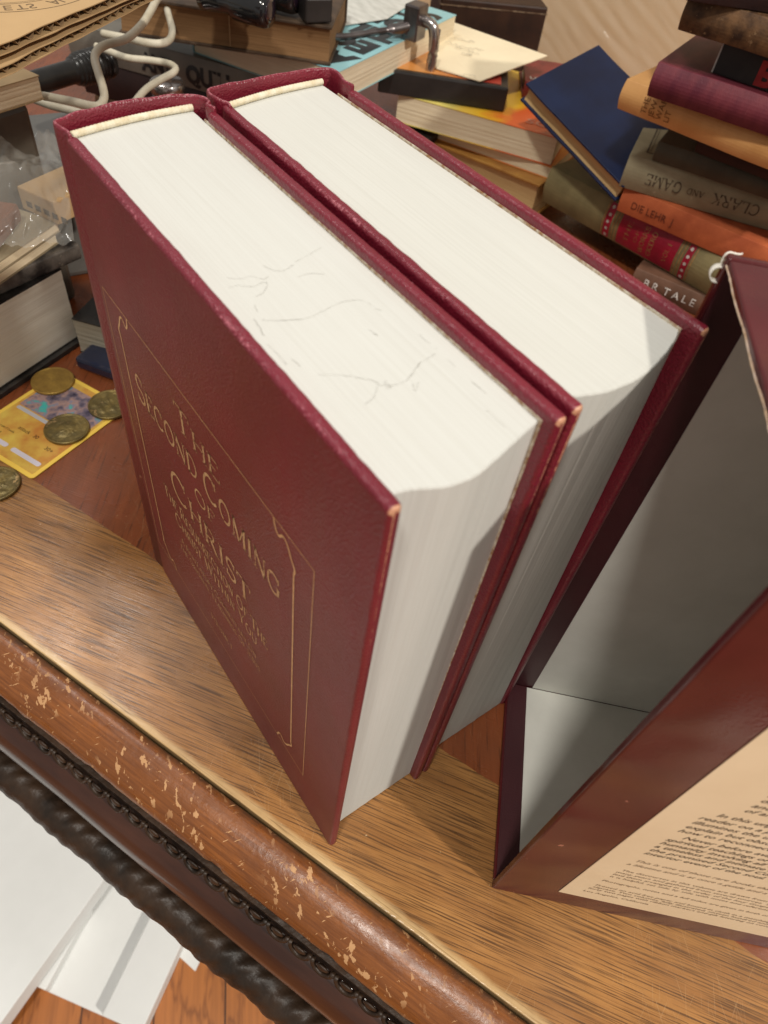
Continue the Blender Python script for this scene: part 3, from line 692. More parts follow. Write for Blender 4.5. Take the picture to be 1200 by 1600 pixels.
# ================================================================== OTHER BOOKS
def canon(side, L, D):
    """map from canonical (spine at y=0, length lx) to the local box 0..L, 0..D"""
    if side == 'y0': return (L, D, lambda x, y: (x, y))
    if side == 'yD': return (L, D, lambda x, y: (L - x, D - y))
    if side == 'x0': return (D, L, lambda x, y: (y, D - x))
    if side == 'xL': return (D, L, lambda x, y: (L - y, x))
def mapmb(mb, fn):
    mb.v = [(*fn(x, y), z) for x, y, z in mb.v]; return mb
def book(name, label, A, rotz, L, D, z0, T, cover, pages, spine='y0', hard=True, bulge=0.003, cat='book', group=None, rot=None, cb=0.0025, sq=0.003, inset_front=None, spine_text=None):
    z0 += 0.0003
    t = thing(name, label, cat, (A[0], A[1], z0), rotz, group)
    if rot is not None: t.rotation_euler = rot
    lx, ly, fn = canon(spine, L, D)
    N = 10
    if hard:
        outer = [(ly, 0)]
        outer += [(-bulge * math.sin(math.pi * k / N) + 0.0, T * k / N) for k in range(N + 1)] + [(ly, T), (ly, T - cb)]
        inner = [(-bulge * 0.9 * math.sin(math.pi * k / N) + 0.0016, cb + (T - 2 * cb) * k / N) for k in range(N, -1, -1)]
        poly = outer + inner + [(ly, cb)]
        rg = []; n = 26
        for i in range(n + 1):
            x = lx * i / n
            rg.append([(x, y + noise.noise(Vector((x * 40, z * 50, T * 99))) * 0.0004, z + noise.noise(Vector((x * 22, y * 22, T * 77))) * 0.0004) for y, z in poly])
        mb = MB().loft(rg, smooth=False)
        mapmb(mb, fn).obj('cover', cover, t, bevel=0.0006)
        pg = MB()
        px0, px1, py1, pz0, pz1 = sq, lx - sq, ly - sq, cb + 0.0001, T - cb - 0.0001
    else:
        mb = MB().box(0, lx, 0, ly, 0, 0.0006).box(0, lx, 0, ly, T - 0.0006, T).box(0, lx, 0, 0.0006, 0.0007, T - 0.0007)
        mapmb(mb, fn).obj('cover', cover, t)
        pg = MB(); px0, px1, py1, pz0, pz1 = 0.0006, lx - 0.0006, ly - 0.0006, 0.0008, T - 0.0008
    rg = []
    nl = 14
    for i in range(nl + 1):
        z = pz0 + (pz1 - pz0) * i / nl
        cv = 0.0025 * math.sin(math.pi * i / nl) if hard else 0.0003 * noise.noise(Vector((i * 0.7, T * 50, 1)))
        e = 0.0002 * noise.noise(Vector((i * 0.8, T * 31, 2)))
        rg.append([(px0 + e, 0.002, z), (px1 + e, 0.002, z), (px1 + e, py1 - cv, z), (px0 + e, py1 - cv, z)])
    pg.loft(rg, smooth=False)
    mapmb(pg, fn).obj('pages', pages, t)
    t['_dims'] = 0; del t['_dims']
    return t, (L, D, T, bulge if hard else 0)
def spine_decal(bk, name, mat, vs, fs, off=0.0002):
    """put 2-D drawing (x along the visible spine at y=0, z up) on the curved spine surface"""
    t, (L, D, T, bulge) = bk
    out = []
    for x, z in vs:
        zz = min(max(z, 0.0), T); out.append((x, -bulge * math.sin(math.pi * zz / T) - off - 0.0003, z))
    return MB().add(out, fs).obj(name, mat, t)
def grid_rect(x0, x1, z0, z1, n=8):
    vs = [(x, z0 + (z1 - z0) * k / n) for k in range(n + 1) for x in (x0, x1)]
    return vs, [(2 * k, 2 * k + 1, 2 * k + 3, 2 * k + 2) for k in range(n)]
def shift(v, dx, dz, flip=False, sx=1, rot90=False):
    if flip: v = [(-x, -y) for x, y in v]
    if rot90: v = [(-y, x) for x, y in v]
    return [(x * sx + dx, y + dz) for x, y in v]

def line_at(a, b_, z):
    A_, B_ = G(*a, z), G(*b_, z); d = B_ - A_; return A_, math.atan2(d.y, d.x), d.length
P_cream = paper('old_cream_pages', (0.80, 0.69, 0.49), (0.60, 0.47, 0.29), 2, 1500)
P_tan = paper('old_tan_pages', (0.66, 0.46, 0.22), (0.44, 0.27, 0.11), 2, 1500)
P_white = paper('white_pages', (0.86, 0.82, 0.71), (0.68, 0.62, 0.50), 2, 1800, 0.3)
P_brown = paper('brown_pages', (0.23, 0.125, 0.055), (0.12, 0.060, 0.024), 2, 1400)
C_olive = pm('olive_cloth', (0.25, 0.205, 0.095), 0.7, (0.17, 0.14, 0.065), 40, bumps=0.4, bscale=900)
C_orange = pm('orange_cloth', (0.60, 0.155, 0.055), 0.75, (0.38, 0.085, 0.03), 28, bumps=0.4, bscale=900)
C_grey = pm('greenish_grey_cloth', (0.33, 0.29, 0.185), 0.75, (0.25, 0.215, 0.13), 30, bumps=0.4, bscale=900, worn=((0.42, 0.37, 0.25), 50, 0.68))
C_dolive = pm('dark_olive_cloth', (0.085, 0.078, 0.050), 0.6, (0.055, 0.05, 0.032), 30, bumps=0.4, bscale=600, worn=((0.30, 0.26, 0.18), 90, 0.70))
C_dark = pm('black_brown_leather', (0.030, 0.012, 0.010), 0.5, (0.018, 0.008, 0.008), 40, bumps=0.3)
C_tan = pm('tan_leather', (0.80, 0.44, 0.165), 0.5, (0.66, 0.33, 0.11), 25, bumps=0.25, bscale=500)
C_mar = pm('faded_maroon_cloth', (0.17, 0.030, 0.042), 0.55, (0.10, 0.014, 0.028), 30, bumps=0.4, bscale=500, worn=((0.28, 0.11, 0.11), 130, 0.66), stretch=(3, 1, 1))
C_blk = pm('black_jacket', (0.014, 0.012, 0.012), 0.45, (0.03, 0.026, 0.024), 40)
C_oldbr = pm('worn_brown_leather', (0.17, 0.085, 0.035), 0.6, (0.035, 0.016, 0.008), 75, bumps=0.6, bscale=250, worn=((0.26, 0.16, 0.08), 160, 0.62))
C_navy = pm('navy_cloth', (0.007, 0.020, 0.075), 0.5, (0.004, 0.011, 0.045), 20, bumps=0.3, bscale=1200, worn=((0.12, 0.14, 0.2), 200, 0.76))
C_brn = pm('brown_jacket', (0.16, 0.08, 0.05), 0.55, (0.10, 0.05, 0.03), 40)
C_gold = pm('ochre_brown_cloth', (0.44, 0.22, 0.045), 0.6, (0.30, 0.13, 0.03), 30, bumps=0.3)
I_dark = pm('dark_spine_ink', (0.05, 0.035, 0.025), 0.7, (0.12, 0.09, 0.055), 300)
I_gold = pm('dull_gold_tooling', (0.45, 0.27, 0.10), 0.5, (0.25, 0.11, 0.05), 300, metallic=0.3)
I_white = pm('white_spine_ink', (0.62, 0.58, 0.54), 0.6, (0.45, 0.40, 0.36), 200)
I_red = pm('red_spine_ink', (0.42, 0.03, 0.03), 0.5, (0.3, 0.02, 0.02), 100)
L_red = pm('crimson_spine_label', (0.36, 0.010, 0.035), 0.35, (0.25, 0.008, 0.025), 60)
GR = 'old books piled behind the slipcase'

# 1 lowest brown jacket with white lettering
A_, an, ln = line_at((1013, 426), (1095, 460), 0.021)
A_.z = 0; st = A_ + Vector((math.cos(an), math.sin(an), 0)) * -0.012
bk = book('book', 'brown jacketed book with white spine letters, lowest of the right pile', st, an, 0.20, 0.13, 0.0, 0.0208, C_brn, P_cream, group=GR)
v, f = text2d('B R  T A L E', 0.010, offset=0.0001)
spine_decal(bk, 'spine_lettering', I_white, shift(v, 0.012, 0.0085), f)
# 2 olive book with crimson label
A_, an, ln = line_at((868, 262), (1127, 401), 0.058); an_o = an
dirv = Vector((math.cos(an), math.sin(an), 0)); st = G(846, 288, 0.044); st = A_ + dirv * -0.004
bk = book('book', 'thick olive green book with crimson and gold spine label, low in the right pile', st, an, 0.262, 0.150, 0.0215, 0.036, C_olive, P_cream, bulge=0.005, group=GR)
def sx_of(u, v_, z=0.045):
    p = G(u, v_, z); return (p - st).dot(dirv)
x0 = sx_of(957, 352); x1 = sx_of(1047, 400)
v, f = grid_rect(x0, x1, 0.0020, 0.0345); spine_decal(bk, 'spine_label', L_red, v, f)
for (a0, a1) in ((x0 - 0.0165, x0 - 0.009), (x1 + 0.008, x1 + 0.0145)):
    v, f = grid_rect(a0, a1, 0.0016, 0.0346); spine_decal(bk, 'spine_band', L_red, v, f)
    vs_, fs_l = [], []
    for k in range(5):
        c_ = ((a0 + a1) / 2, 0.004 + k * 0.0068); q = len(vs_)
        vs_ += [(c_[0] + 0.0016 * math.cos(a), c_[1] + 0.0016 * math.sin(a)) for a in [R(45 * j) for j in range(8)]]; fs_l.append(tuple(range(q, q + 8)))
    spine_decal(bk, 'spine_tooling', I_white, vs_, fs_l, 0.0005)
vs_, fs_l = [], []
for a0 in (x0 - 0.0185, x0 - 0.0065, x0 - 0.003, x1 + 0.0015, x1 + 0.005, x1 + 0.0162):
    v, f = grid_rect(a0, a0 + 0.0011, 0.0016, 0.0346); q = len(vs_); vs_ += v; fs_l += [tuple(i + q for i in g) for g in f]
spine_decal(bk, 'spine_tooling', I_gold, vs_, fs_l, 0.0004)
vs_, fs_l = [], []
for k, (w_, h_) in enumerate(((0.016, 0.0044), (0.010, 0.003), (0.020, 0.0048), (0.018, 0.0048), (0.014, 0.004))):
    word = ('THE', 'OF', 'WORKS', 'CICERO', 'VOL I')[k]
    v, f = serif_text(word, h_, x0=0, fit=w_, smallcaps=False)
    v = [(-y, x * 1.3) for x, y in v]; q = len(vs_)
    vs_ += [(x + x0 + 0.010 + (x1 - x0 - 0.014) * (0.06, 0.25, 0.42, 0.60, 0.94)[k], z + 0.0180 - w_ * 0.65) for x, z in v]; fs_l += [tuple(i + q for i in g) for g in f]
spine_decal(bk, 'spine_lettering', I_gold, vs_, fs_l, 0.0004)
# 3 orange
A_, an, ln = line_at((963, 329), (1127, 401), 0.058)
bk = book('book', 'worn orange red cloth book resting on the olive book in the right pile', A_, an, 0.19, 0.145, 0.058, 0.0225, C_orange, P_tan, bulge=0.002, group=GR)
v, f = text2d('DIE LEHR  J', 0.0085, offset=0.0); spine_decal(bk, 'spine_lettering', pm('dark_red_ink', (0.13, 0.03, 0.015), 0.7), shift([(x, y * 1.1) for x, y in v], 0.012, 0.0075), f)
# 4 greenish grey with readable letters (upside down)
A_, an, ln = line_at((966, 292), (1200, 361), 0.081)
bk = book('book', 'greenish grey cloth book whose upside down spine reads CLARK AND GAME', A_, an, 0.20, 0.150, 0.081, 0.0285, C_grey, P_cream, bulge=0.004, group=GR)
dg = Vector((math.cos(an), math.sin(an), 0)); sg = A_
def sg_of(u, v_, z=0.097):
    return (G(u, v_, z) - sg).dot(dg)
e0, e1 = sg_of(1008, 280), sg_of(1064, 297); a0, a1 = sg_of(1073, 298), sg_of(1100, 308); k0, k1 = sg_of(1112, 312), sg_of(1186, 335)
vs_, fs_l = [], []
for word, q0, q1, hh in (('GAME', e0, e1, 0.0092), ('AND', a0, a1, 0.005), ('CLARK', k0, k1, 0.0092)):
    v, f = serif_text(word, hh, x0=0, fit=(q1 - q0), smallcaps=False); q = len(vs_)
    vs_ += [(q1 - x, 0.0145 + hh / 2 - z) for x, z in v]; fs_l += [tuple(i + q for i in g) for g in f]
spine_decal(bk, 'spine_lettering', I_dark, vs_, fs_l)
tt = bk[0]
mbx = MB()
for (xa, xb, ya, yb) in ((0.012, 0.0132, 0.014, 0.14), (0.012, 0.19, 0.014, 0.0152), (0.015, 0.0155, 0.017, 0.14)): mbx.box(xa, xb, ya, yb, 0.0286, 0.0289)
mbx.obj('blind_stamped_border', I_dark, tt)
# 5 small dark olive
A_, an, ln = line_at((1018, 251), (1200, 312), 0.110)
bk = book('book', 'small dark olive book with a rubbed rounded spine on top of the greenish grey book', A_, an, 0.17, 0.11, 0.110, 0.0165, C_dolive, P_tan, bulge=0.003, group=GR)
# 6 dark leather
A_, an, ln = line_at((1084, 238), (1200, 283), 0.127)
bk = book('book', 'thin black brown leather book lying under the tan book', A_, an, 0.15, 0.115, 0.127, 0.0175, C_dark, P_tan, bulge=0.003, group=GR)
# 7 tan
A_, an, ln = line_at((964, 170), (1200, 266), 0.145)
bk = book('book', 'smooth tan leather book with small brown spine letters in the right pile', A_, an, 0.20, 0.135, 0.145, 0.0225, C_tan, P_cream, bulge=0.004, group=GR)
vs_, fs_l = [], []
for k, w_ in enumerate(('THE', 'JEW', 'WAR', 'LIT')):
    v, f = text2d(w_, 0.0068); v = [(-y, x) for x, y in v]; q = len(vs_)
    vs_ += [(x + 0.026 + k * 0.0068, z + 0.0045) for x, z in v]; fs_l += [tuple(i + q for i in g) for g in f]
spine_decal(bk, 'spine_lettering', pm('brown_spine_ink', (0.22, 0.09, 0.03), 0.7), vs_, fs_l)
# 8 faded maroon
A_, an, ln = line_at((1010, 150), (1200, 214), 0.168)
bk = book('book', 'faded maroon cloth book with frayed spine end above the tan book', A_, an, 0.17, 0.125, 0.168, 0.0235, C_mar, P_cream, bulge=0.0045, group=GR)
an8 = an
# 9 black with red letters
A_, an, ln = line_at((1113, 114), (1200, 140), 0.192)
bk = book('book', 'black book with big red spine letters near the top of the right pile', A_, an8 - 0.08, 0.12, 0.09, 0.192, 0.022, C_blk, P_white, bulge=0.0, hard=False, group=GR)
v, f = text2d('BLACK', 0.026, offset=0.0012); v = [(x * 0.9, z * 0.8) for x, z in v]
spine_decal(bk, 'spine_lettering', I_red, shift(v, 0.030, 0.002), f)
MB().box(-0.0012, -0.0002, 0.0, 0.0012, 0.0, 0.021).obj('jacket_edge', I_white, bk[0])
# 10, 11 the worn brown leather books at the top
A_, an, ln = line_at((1058, 47), (1200, 92), 0.2145)
bk = book('book', 'scuffed brown leather book crowning the right pile', A_, an, 0.15, 0.12, 0.2145, 0.021, C_oldbr, P_tan, bulge=0.003, group=GR)
A_, an, ln = line_at((1072, 2), (1200, 22), 0.236)
bk = book('book', 'dark brown book lying highest of all on the right pile, cut by the frame', A_, an, 0.15, 0.11, 0.236, 0.022, C_dark, P_tan, bulge=0.003, group=GR)

# navy book leaning between the paperbacks and the pile
pa, pb, pc = Vector((-0.2356, 0.4842, 0.125)), Vector((-0.2382, 0.5729, 0.145)), Vector((-0.1116, 0.5000, 0.085))
X = (pc - pa).normalized(); Y = (pb - pa); Y = (Y - X * Y.dot(X)).normalized(); Z = X.cross(Y)
T_ = 0.019
nb = book('book', 'navy blue cloth book leaning with its tan fore edge towards the maroon books', (0, 0), 0, 0.137, 0.096, 0, T_, C_navy, P_tan, spine='yD', bulge=0.002, cb=0.0022, sq=0.0025)
org = pa - Z * T_
nb[0].matrix_world = Matrix.Translation(org) @ Matrix((X, Y, Z)).transposed().to_4x4()

# ---- centre: paperbacks, dark box, envelope
GC = 'paperbacks behind the maroon books'
A_, an, ln = line_at((735, 262), (838, 305), 0.030)
book('book', 'ochre brown book at the bottom under the paperbacks', A_ - Vector((math.cos(an), math.sin(an), 0)) * 0.08, an, 0.16, 0.12, 0.0, 0.040, C_gold, P_tan, spine='yD', bulge=0.002)
A_, an, ln = line_at((699, 224), (858, 281), 0.0405)
C_pb2 = pm('orange_paper_cover', (0.85, 0.42, 0.08), 0.4, (0.80, 0.22, 0.06), 12)
book('book', 'cream paged paperback lying under the orange and yellow one', A_ - Vector((math.cos(an), math.sin(an), 0)) * 0.05, an, ln + 0.05, 0.15, 0.0405, 0.012, C_pb2, P_cream, spine='yD', hard=False, group=GC)
A_, an, ln = line_at((679, 208), (860, 260), 0.053)
m, t, b = nt('yellow_orange_cover')
v = coords(t); sp_ = node(t, 'ShaderNodeSeparateXYZ'); t.links.new(v, sp_.inputs[0])
q = math_(t, 'ADD', math_(t, 'MULTIPLY', sp_.outputs[0], 6.2), math_(t, 'MULTIPLY', nz(t, v, 25, 3), 0.5))
t.links.new(ramp(t, q, [(0.55, (0.80, 0.66, 0.18)), (0.88, (0.85, 0.48, 0.03)), (1.0, (0.75, 0.13, 0.03))]), b.inputs['Base Color']); b.inputs['Roughness'].default_value = 0.3
C_yel = m
pbk = book('book', 'thick paperback with glossy yellow and orange cover and cream page edges', A_ - Vector((math.cos(an), math.sin(an), 0)) * 0.045, an, ln + 0.045, 0.15, 0.053, 0.027, C_yel, P_cream, spine='yD', hard=False, group=GC)
v, f = text2d('SO', 0.020, offset=0.0005)
MB().add([(x + ln + 0.006, y * 0.8 + 0.016, 0.0275) for x, y in v], f).obj('cover_lettering', pm('salmon_ink', (0.7, 0.28, 0.18), 0.4), pbk[0])
# dark case with red orange picture under the envelope
A_, an, ln = line_at((635, 152), (787, 176), 0.0805)
C_case = pm('black_plastic', (0.018, 0.016, 0.015), 0.35, (0.03, 0.026, 0.024), 30)
dk = thing('disc_case', 'black plastic case with red and orange cover under the cream envelope', 'case', (A_.x, A_.y, 0.0806), an)
MB().box(-0.03, ln, 0, 0.135, 0, 0.0225).obj('case_shell', C_case, dk, bevel=0.002)
m, t, b = nt('red_orange_sleeve'); v = coords(t); sp_ = node(t, 'ShaderNodeSeparateXYZ'); t.links.new(v, sp_.inputs[0])
q = math_(t, 'ADD', math_(t, 'MULTIPLY', sp_.outputs[0], 8.0), math_(t, 'MULTIPLY', nz(t, v, 30, 3), 0.3))
t.links.new(ramp(t, q, [(0.3, (0.62, 0.25, 0.06)), (0.8, (0.42, 0.05, 0.03)), (1.0, (0.5, 0.07, 0.05))]), b.inputs['Base Color']); b.inputs['Roughness'].default_value = 0.25
MB().box(-0.02, ln - 0.008, 0.006, 0.128, 0.0226, 0.0230).obj('cover_sleeve', m, dk)
# second dark red book peeking out
A_, an2, ln2 = line_at((770, 150), (880, 130), 0.0805)
C_dred = pm('dark_red_cover', (0.22, 0.035, 0.030), 0.4, (0.12, 0.02, 0.02), 50)
aa = G(815, 150, 0.082)
bkr = book('book', 'dark red book with white lettering peeking out between the black case and the navy book', aa, an + 0.02, 0.075, 0.07, 0.0806, 0.016, C_dred, P_cream, spine='y0', bulge=0.001)
v, f = text2d('LIVES', 0.010, offset=0.0002); MB().add([(x + 0.005, y + 0.006, 0.0166) for x, y in v], f).obj('cover_lettering', I_white, bkr[0])
# envelope
zc = 0.1045
c4 = [G(708, 36, zc + 0.004), G(855, 88, zc + 0.010), G(750, 128, zc), G(682, 108, zc), G(672, 62, zc)]
cx_ = sum(p.x for p in c4) / 5; cy_ = sum(p.y for p in c4) / 5
M_env = pm('cream_envelope_paper', (0.84, 0.74, 0.53), 0.65, (0.76, 0.65, 0.46), 12, bumps=0.15, bscale=30, bdist=0.003)
env = thing('envelope', 'cream handwritten envelope lying on the black case behind the second volume', 'envelope', (cx_, cy_, zc), 0)
loc = [(p.x - cx_, p.y - cy_, p.z - zc) for p in c4]
mbv = MB().add(loc + [(x, y, z + 0.0009) for x, y, z in loc], [(4, 3, 2, 1, 0), (5, 6, 7, 8, 9)] + [(i, (i + 1) % 5, 5 + (i + 1) % 5, 5 + i) for i in range(5)])
mbv.obj('envelope_paper', M_env, env)
hw = MB(); random.seed(5)
for r_, (u0, v0, u1, v1) in enumerate(((703, 56, 742, 66), (696, 63, 756, 80), (712, 70, 748, 84), (722, 80, 738, 86), (690, 113, 742, 118))):
    pts = []
    for k in range(26):
        s = k / 25; uu = u0 + (u1 - u0) * s + random.uniform(-0.6, 0.6); vv = v0 + (v1 - v0) * s + random.uniform(-2.0, 2.0)
        # height of the tilted sheet at this spot
        zz = zc + 0.0012 + (0.004 if vv < 100 else 0) * (1 - (vv - 36) / 92)
        p = G(uu, vv, zz + 0.0016); pts.append((p.x - cx_, p.y - cy_))
    vv_, ff_ = ribbon(pts, 0.0005); hw.add([(x, y, 0.0012 + max(0, (0.004 * (y - loc[2][1]) / (loc[0][1] - loc[2][1])))+0.0016) for x, y in vv_], ff_)
hw.obj('handwriting', pm('grey_handwriting', (0.25, 0.22, 0.18), 0.8), env)

# ---- aqua book with black letters, held by a steel clamp; old brown book on top
z_aq = 0.100; T_aq = 0.026
P0 = G(529, 113, z_aq + T_aq); P1 = G(688, 36, z_aq + T_aq); dA = (P1 - P0); ang = math.atan2(dA.y, dA.x)
C_aqua = pm('aqua_cover', (0.30, 0.56, 0.60), 0.35, (0.26, 0.50, 0.54), 10)
I_black = pm('black_cover_ink', (0.02, 0.022, 0.024), 0.35)
aq = book('book', 'thick pale aqua book printed with big black letters, clamped at its edge', (P0.x, P0.y), ang, 0.235, 0.165, z_aq, T_aq, C_aqua, paper('aqua_book_pages', (0.72, 0.63, 0.47), (0.58, 0.48, 0.33), 2, 1500), spine='yD', hard=False)
mbl = MB()
Zt = T_aq + 0.0003
rows = ['AVOELU', 'EOLTIR', 'TILGOD', 'OREBLE', 'SOLCAL']
for r_, s in enumerate(rows):
    v, f = text2d(s, 0.040, offset=0.0025, res=4); wmax = max(p[0] for p in v)
    # the letters read along the depth of the book
    mbl.add([(0.008 + 0.033 + r_ * 0.043 - y * 1.05, 0.006 + x * (0.152 / wmax), Zt) for x, y in v], f)
mbl.obj('cover_lettering', I_black, aq[0])
# support volumes below it
nrm = Vector((-math.sin(ang), math.cos(ang), 0)); dd_ = Vector((math.cos(ang), math.sin(ang), 0))
# book below with AND QUILL lettering; its spine faces the camera's left
a0 = G(150, 93, 0.072); a1 = G(350, 150, 0.072); dq = a1 - a0; aq_ang = math.atan2(dq.y, dq.x)
C_qu = pm('grey_jacket', (0.20, 0.18, 0.15), 0.4, (0.13, 0.12, 0.10), 30)
st = Vector((a0.x, a0.y, 0)); dq.normalize()
bq = book('book', 'grey jacketed book with black AND QUILL lettering under the aqua book', st - dq * 0.03, aq_ang, 0.26, 0.165, 0.070, 0.0295, C_qu, P_cream, bulge=0.002)
for word, (u0, v0, u1, v1) in (('AND', (190, 110, 243, 128)), ('QUILL', (262, 130, 345, 150))):
    q0 = (G(u0, v0, 0.084) - (st - dq * 0.03)).dot(dq); q1 = (G(u1, v1, 0.084) - (st - dq * 0.03)).dot(dq)
    v, f = text2d(word, 0.022, offset=0.0011); wm = max(p[0] for p in v)
    spine_decal(bq, 'spine_lettering', I_black, [(q0 + x / wm * (q1 - q0), 0.006 + y * 1.0) for x, y in v], f)
book('book', 'brown book at the bottom of the stack beneath the grey AND QUILL book', st - dq * 0.01, aq_ang, 0.22, 0.15, 0.0, 0.036, C_oldbr, P_tan)
book('book', 'dark book second from the desk beneath the grey AND QUILL book', st - dq * 0.02, aq_ang + 0.03, 0.24, 0.155, 0.0365, 0.033, C_dark, P_cream)
# old brown paged book on the aqua book
zb = z_aq + T_aq + 0.0005
a0 = G(240, 62, zb); a1 = G(516, 104, zb); dq = a1 - a0; oa = math.atan2(dq.y, dq.x); dq.normalize()
ob = book('book', 'old book with dark brown fore edge lying on the aqua book', a0 - dq * 0.03, oa, (a1 - a0).length + 0.03, 0.12, zb, 0.030, pm('dark_worn_cover', (0.09, 0.055, 0.032), 0.55, (0.035, 0.022, 0.014), 60), P_brown, spine='yD', sq=0.002, bulge=0.001)
MB().box(0, 0.0009, -0.0005, 0.0, 0.003, 0.027).obj('page_crease', pm('pale_crease', (0.34, 0.22, 0.11), 0.8), ob[0], loc=((a1 - a0).length * 0.62, 0.0024, 0))
# papers on top of the old book / aqua book
zp = zb + 0.0010
c4 = [G(500, 46, zp), G(605, 30, zp), G(662, -6, zp), G(690, -30, zp), G(540, -40, zp), G(520, 10, zp)]
def sheet(name, label, cat, pts, mat, thk=0.0006):
    cx = sum(p.x for p in pts) / len(pts); cy = sum(p.y for p in pts) / len(pts); z = min(p.z for p in pts)
    t_ = thing(name, label, cat, (cx, cy, z), 0); n = len(pts)
    l_ = [(p.x - cx, p.y - cy, p.z - z) for p in pts]
    MB().add(l_ + [(x, y, zz + thk) for x, y, zz in l_], [tuple(range(n))[::-1], tuple(range(n, 2 * n))] + [(i, (i + 1) % n, n + (i + 1) % n, n + i) for i in range(n)]).obj('paper_sheet', mat, t_)
    return t_
sheet('paper', 'white printed sheet of paper lying on the aqua book', 'paper', c4, pm('printed_white_paper', (0.66, 0.66, 0.62), 0.5, (0.50, 0.50, 0.46), 45, stretch=(1, 3, 1)))
# black gadget on top of the old book
gz = zb + 0.0315
p = G(430, 28, gz)
gd = thing('binoculars', 'small glossy black binoculars resting on the old brown book', 'binoculars', (p.x, p.y, gz), oa + 1.25)
M_gl = pm('glossy_black', (0.01, 0.01, 0.011), 0.12, coat=0.5)
for sx_ in (-0.030, 0.018):
    rr = [(0.0, 0.011), (0.004, 0.0125), (0.03, 0.0125), (0.034, 0.010), (0.052, 0.0095), (0.056, 0.011), (0.062, 0.011)]
    rings = [[(sx_ + r_ * math.cos(2 * math.pi * k / 20), -0.012 + y, 0.0130 + r_ * math.sin(2 * math.pi * k / 20)) for k in range(20)] for y, r_ in rr]
    bar = MB().loft(rings).obj('barrel', M_gl, gd)
    MB().loft([[(sx_ + r_ * math.cos(2 * math.pi * k / 20), -0.0123 + y, 0.0130 + r_ * math.sin(2 * math.pi * k / 20)) for k in range(20)] for y, r_ in ((0, 0.009), (-0.0006, 0.007), (-0.0008, 0.0))]).obj('lens', pm('dark_lens', (0.012, 0.006, 0.012), 0.05, coat=1.0), bar)
MB().box(-0.020, 0.008, 0.004, 0.026, 0.006, 0.018).obj('bridge', M_gl, gd, bevel=0.003)
p = G(492, 30, gz)
sb = thing('film_box', 'small matt black box standing at the end of the old brown book', 'box', (p.x, p.y, gz), oa + 0.5)
MB().box(-0.012, 0.012, -0.010, 0.010, 0, 0.018).obj('box_body', C_case, sb, bevel=0.0015)
# steel clamp
M_st = pm('dark_steel', (0.22, 0.20, 0.20), 0.30, (0.12, 0.10, 0.10), 60, metallic=0.9, bumps=0.3, bscale=150)
M_sth = pm('bright_steel', (0.52, 0.47, 0.45), 0.22, (0.30, 0.27, 0.26), 80, metallic=0.95, bumps=0.4, bscale=200)
q0 = G(658, 88, z_aq + T_aq * 0.5)
cl = thing('steel_clamp', 'steel clamp with long rod gripping the edge of the aqua book', 'clamp', (q0.x, q0.y, z_aq - 0.028), ang)
top = T_aq + 0.028
path = smooth_path([(0.0, -0.010, -0.024), (0.0, -0.011, 0.010), (0.001, -0.012, 0.045), (0.0, -0.011, top + 0.008), (0.0, -0.006, top + 0.016), (0.0, 0.010, top + 0.017)], 6)
MB().tube(path, 0.0052, 14).obj('screw_bar', M_sth, cl)
MB().tube([(0.0065, 0.000 - 0.012, -0.022), (0.0065, -0.0125, top + 0.012)], 0.0018, 8).obj('guide_bar', M_st, cl)
MB().box(-0.013, 0.008, 0.002, 0.018, top + 0.0005, top + 0.030).obj('jaw_block', M_st, cl, bevel=0.0015)
MB().box(-0.014, 0.010, 0.012, 0.03, top + 0.0045, top + 0.0085).obj('jaw_plate', M_st, cl, bevel=0.001)
MB().box(-0.016, 0.016, -0.030, 0.004, -0.036, -0.0245).obj('base_foot', C_case, cl, bevel=0.0015)
e_ = smooth_path([(-0.008, 0.012, top + 0.012), (-0.022, 0.020, top + 0.010), (-0.040, 0.030, top + 0.009), (-0.075, 0.046, top + 0.008), (-0.10, 0.060, top + 0.011)], 6)
MB().tube(e_, [0.0050 if i < 9 else 0.0030 for i in range(len(e_))], 12).obj('rod', M_st, cl)

# big dark book standing at the back, parcel of wrapped cardboard behind everything
z_ = 0.0
C_bk = pm('very_dark_brown_cover', (0.042, 0.018, 0.010), 0.5, (0.02, 0.009, 0.006), 30, worn=((0.22, 0.16, 0.10), 120, 0.74))
pR = G(857, 12, 0.115); pL = G(716, -2, 0.115); dq = pR - pL; wa = math.atan2(dq.y, dq.x)
st = thing('box_file', 'tall dark brown box file standing behind the envelope', 'file', (pL.x, pL.y, 0), wa)
MB().box(-0.02, dq.length, 0, 0.07, 0.0003, 0.115).obj('box_body', C_bk, st, bevel=0.002)
MB().box(-0.0205, dq.length + 0.0006, -0.0007, 0.06, 0.1075, 0.1085).obj('lid_rim', pm('worn_rim', (0.28, 0.20, 0.13), 0.6, (0.08, 0.04, 0.02), 200), st)
m, t, b = nt('wrapped_cardboard')
v = coords(t); col = mixc(t, ramp(t, nz(t, v, 4, 5), [(0.3, (0, 0, 0)), (0.7, (1, 1, 1))]), (0.72, 0.52, 0.31), (0.62, 0.43, 0.25))
t.links.new(col, b.inputs['Base Color']); b.inputs['Roughness'].default_value = 0.45
b.inputs['Coat Weight'].default_value = 1.0; b.inputs['Coat Roughness'].default_value = 0.10
vv = coords(t, (1, 1, 1), (0, R(34), 0)); mp = node(t, 'ShaderNodeMapping'); mp.inputs['Scale'].default_value = (70, 1, 6); t.links.new(vv, mp.inputs[0])
bn = node(t, 'ShaderNodeBump'); bn.inputs['Strength'].default_value = 1.0; bn.inputs['Distance'].default_value = 0.006
t.links.new(nz(t, mp.outputs[0], 1.0, 3, 0.55), bn.inputs['Height']); t.links.new(bn.outputs[0], b.inputs['Coat Normal'])
pc_ = G(950, 120, 0.05)
pa_ = R(20)
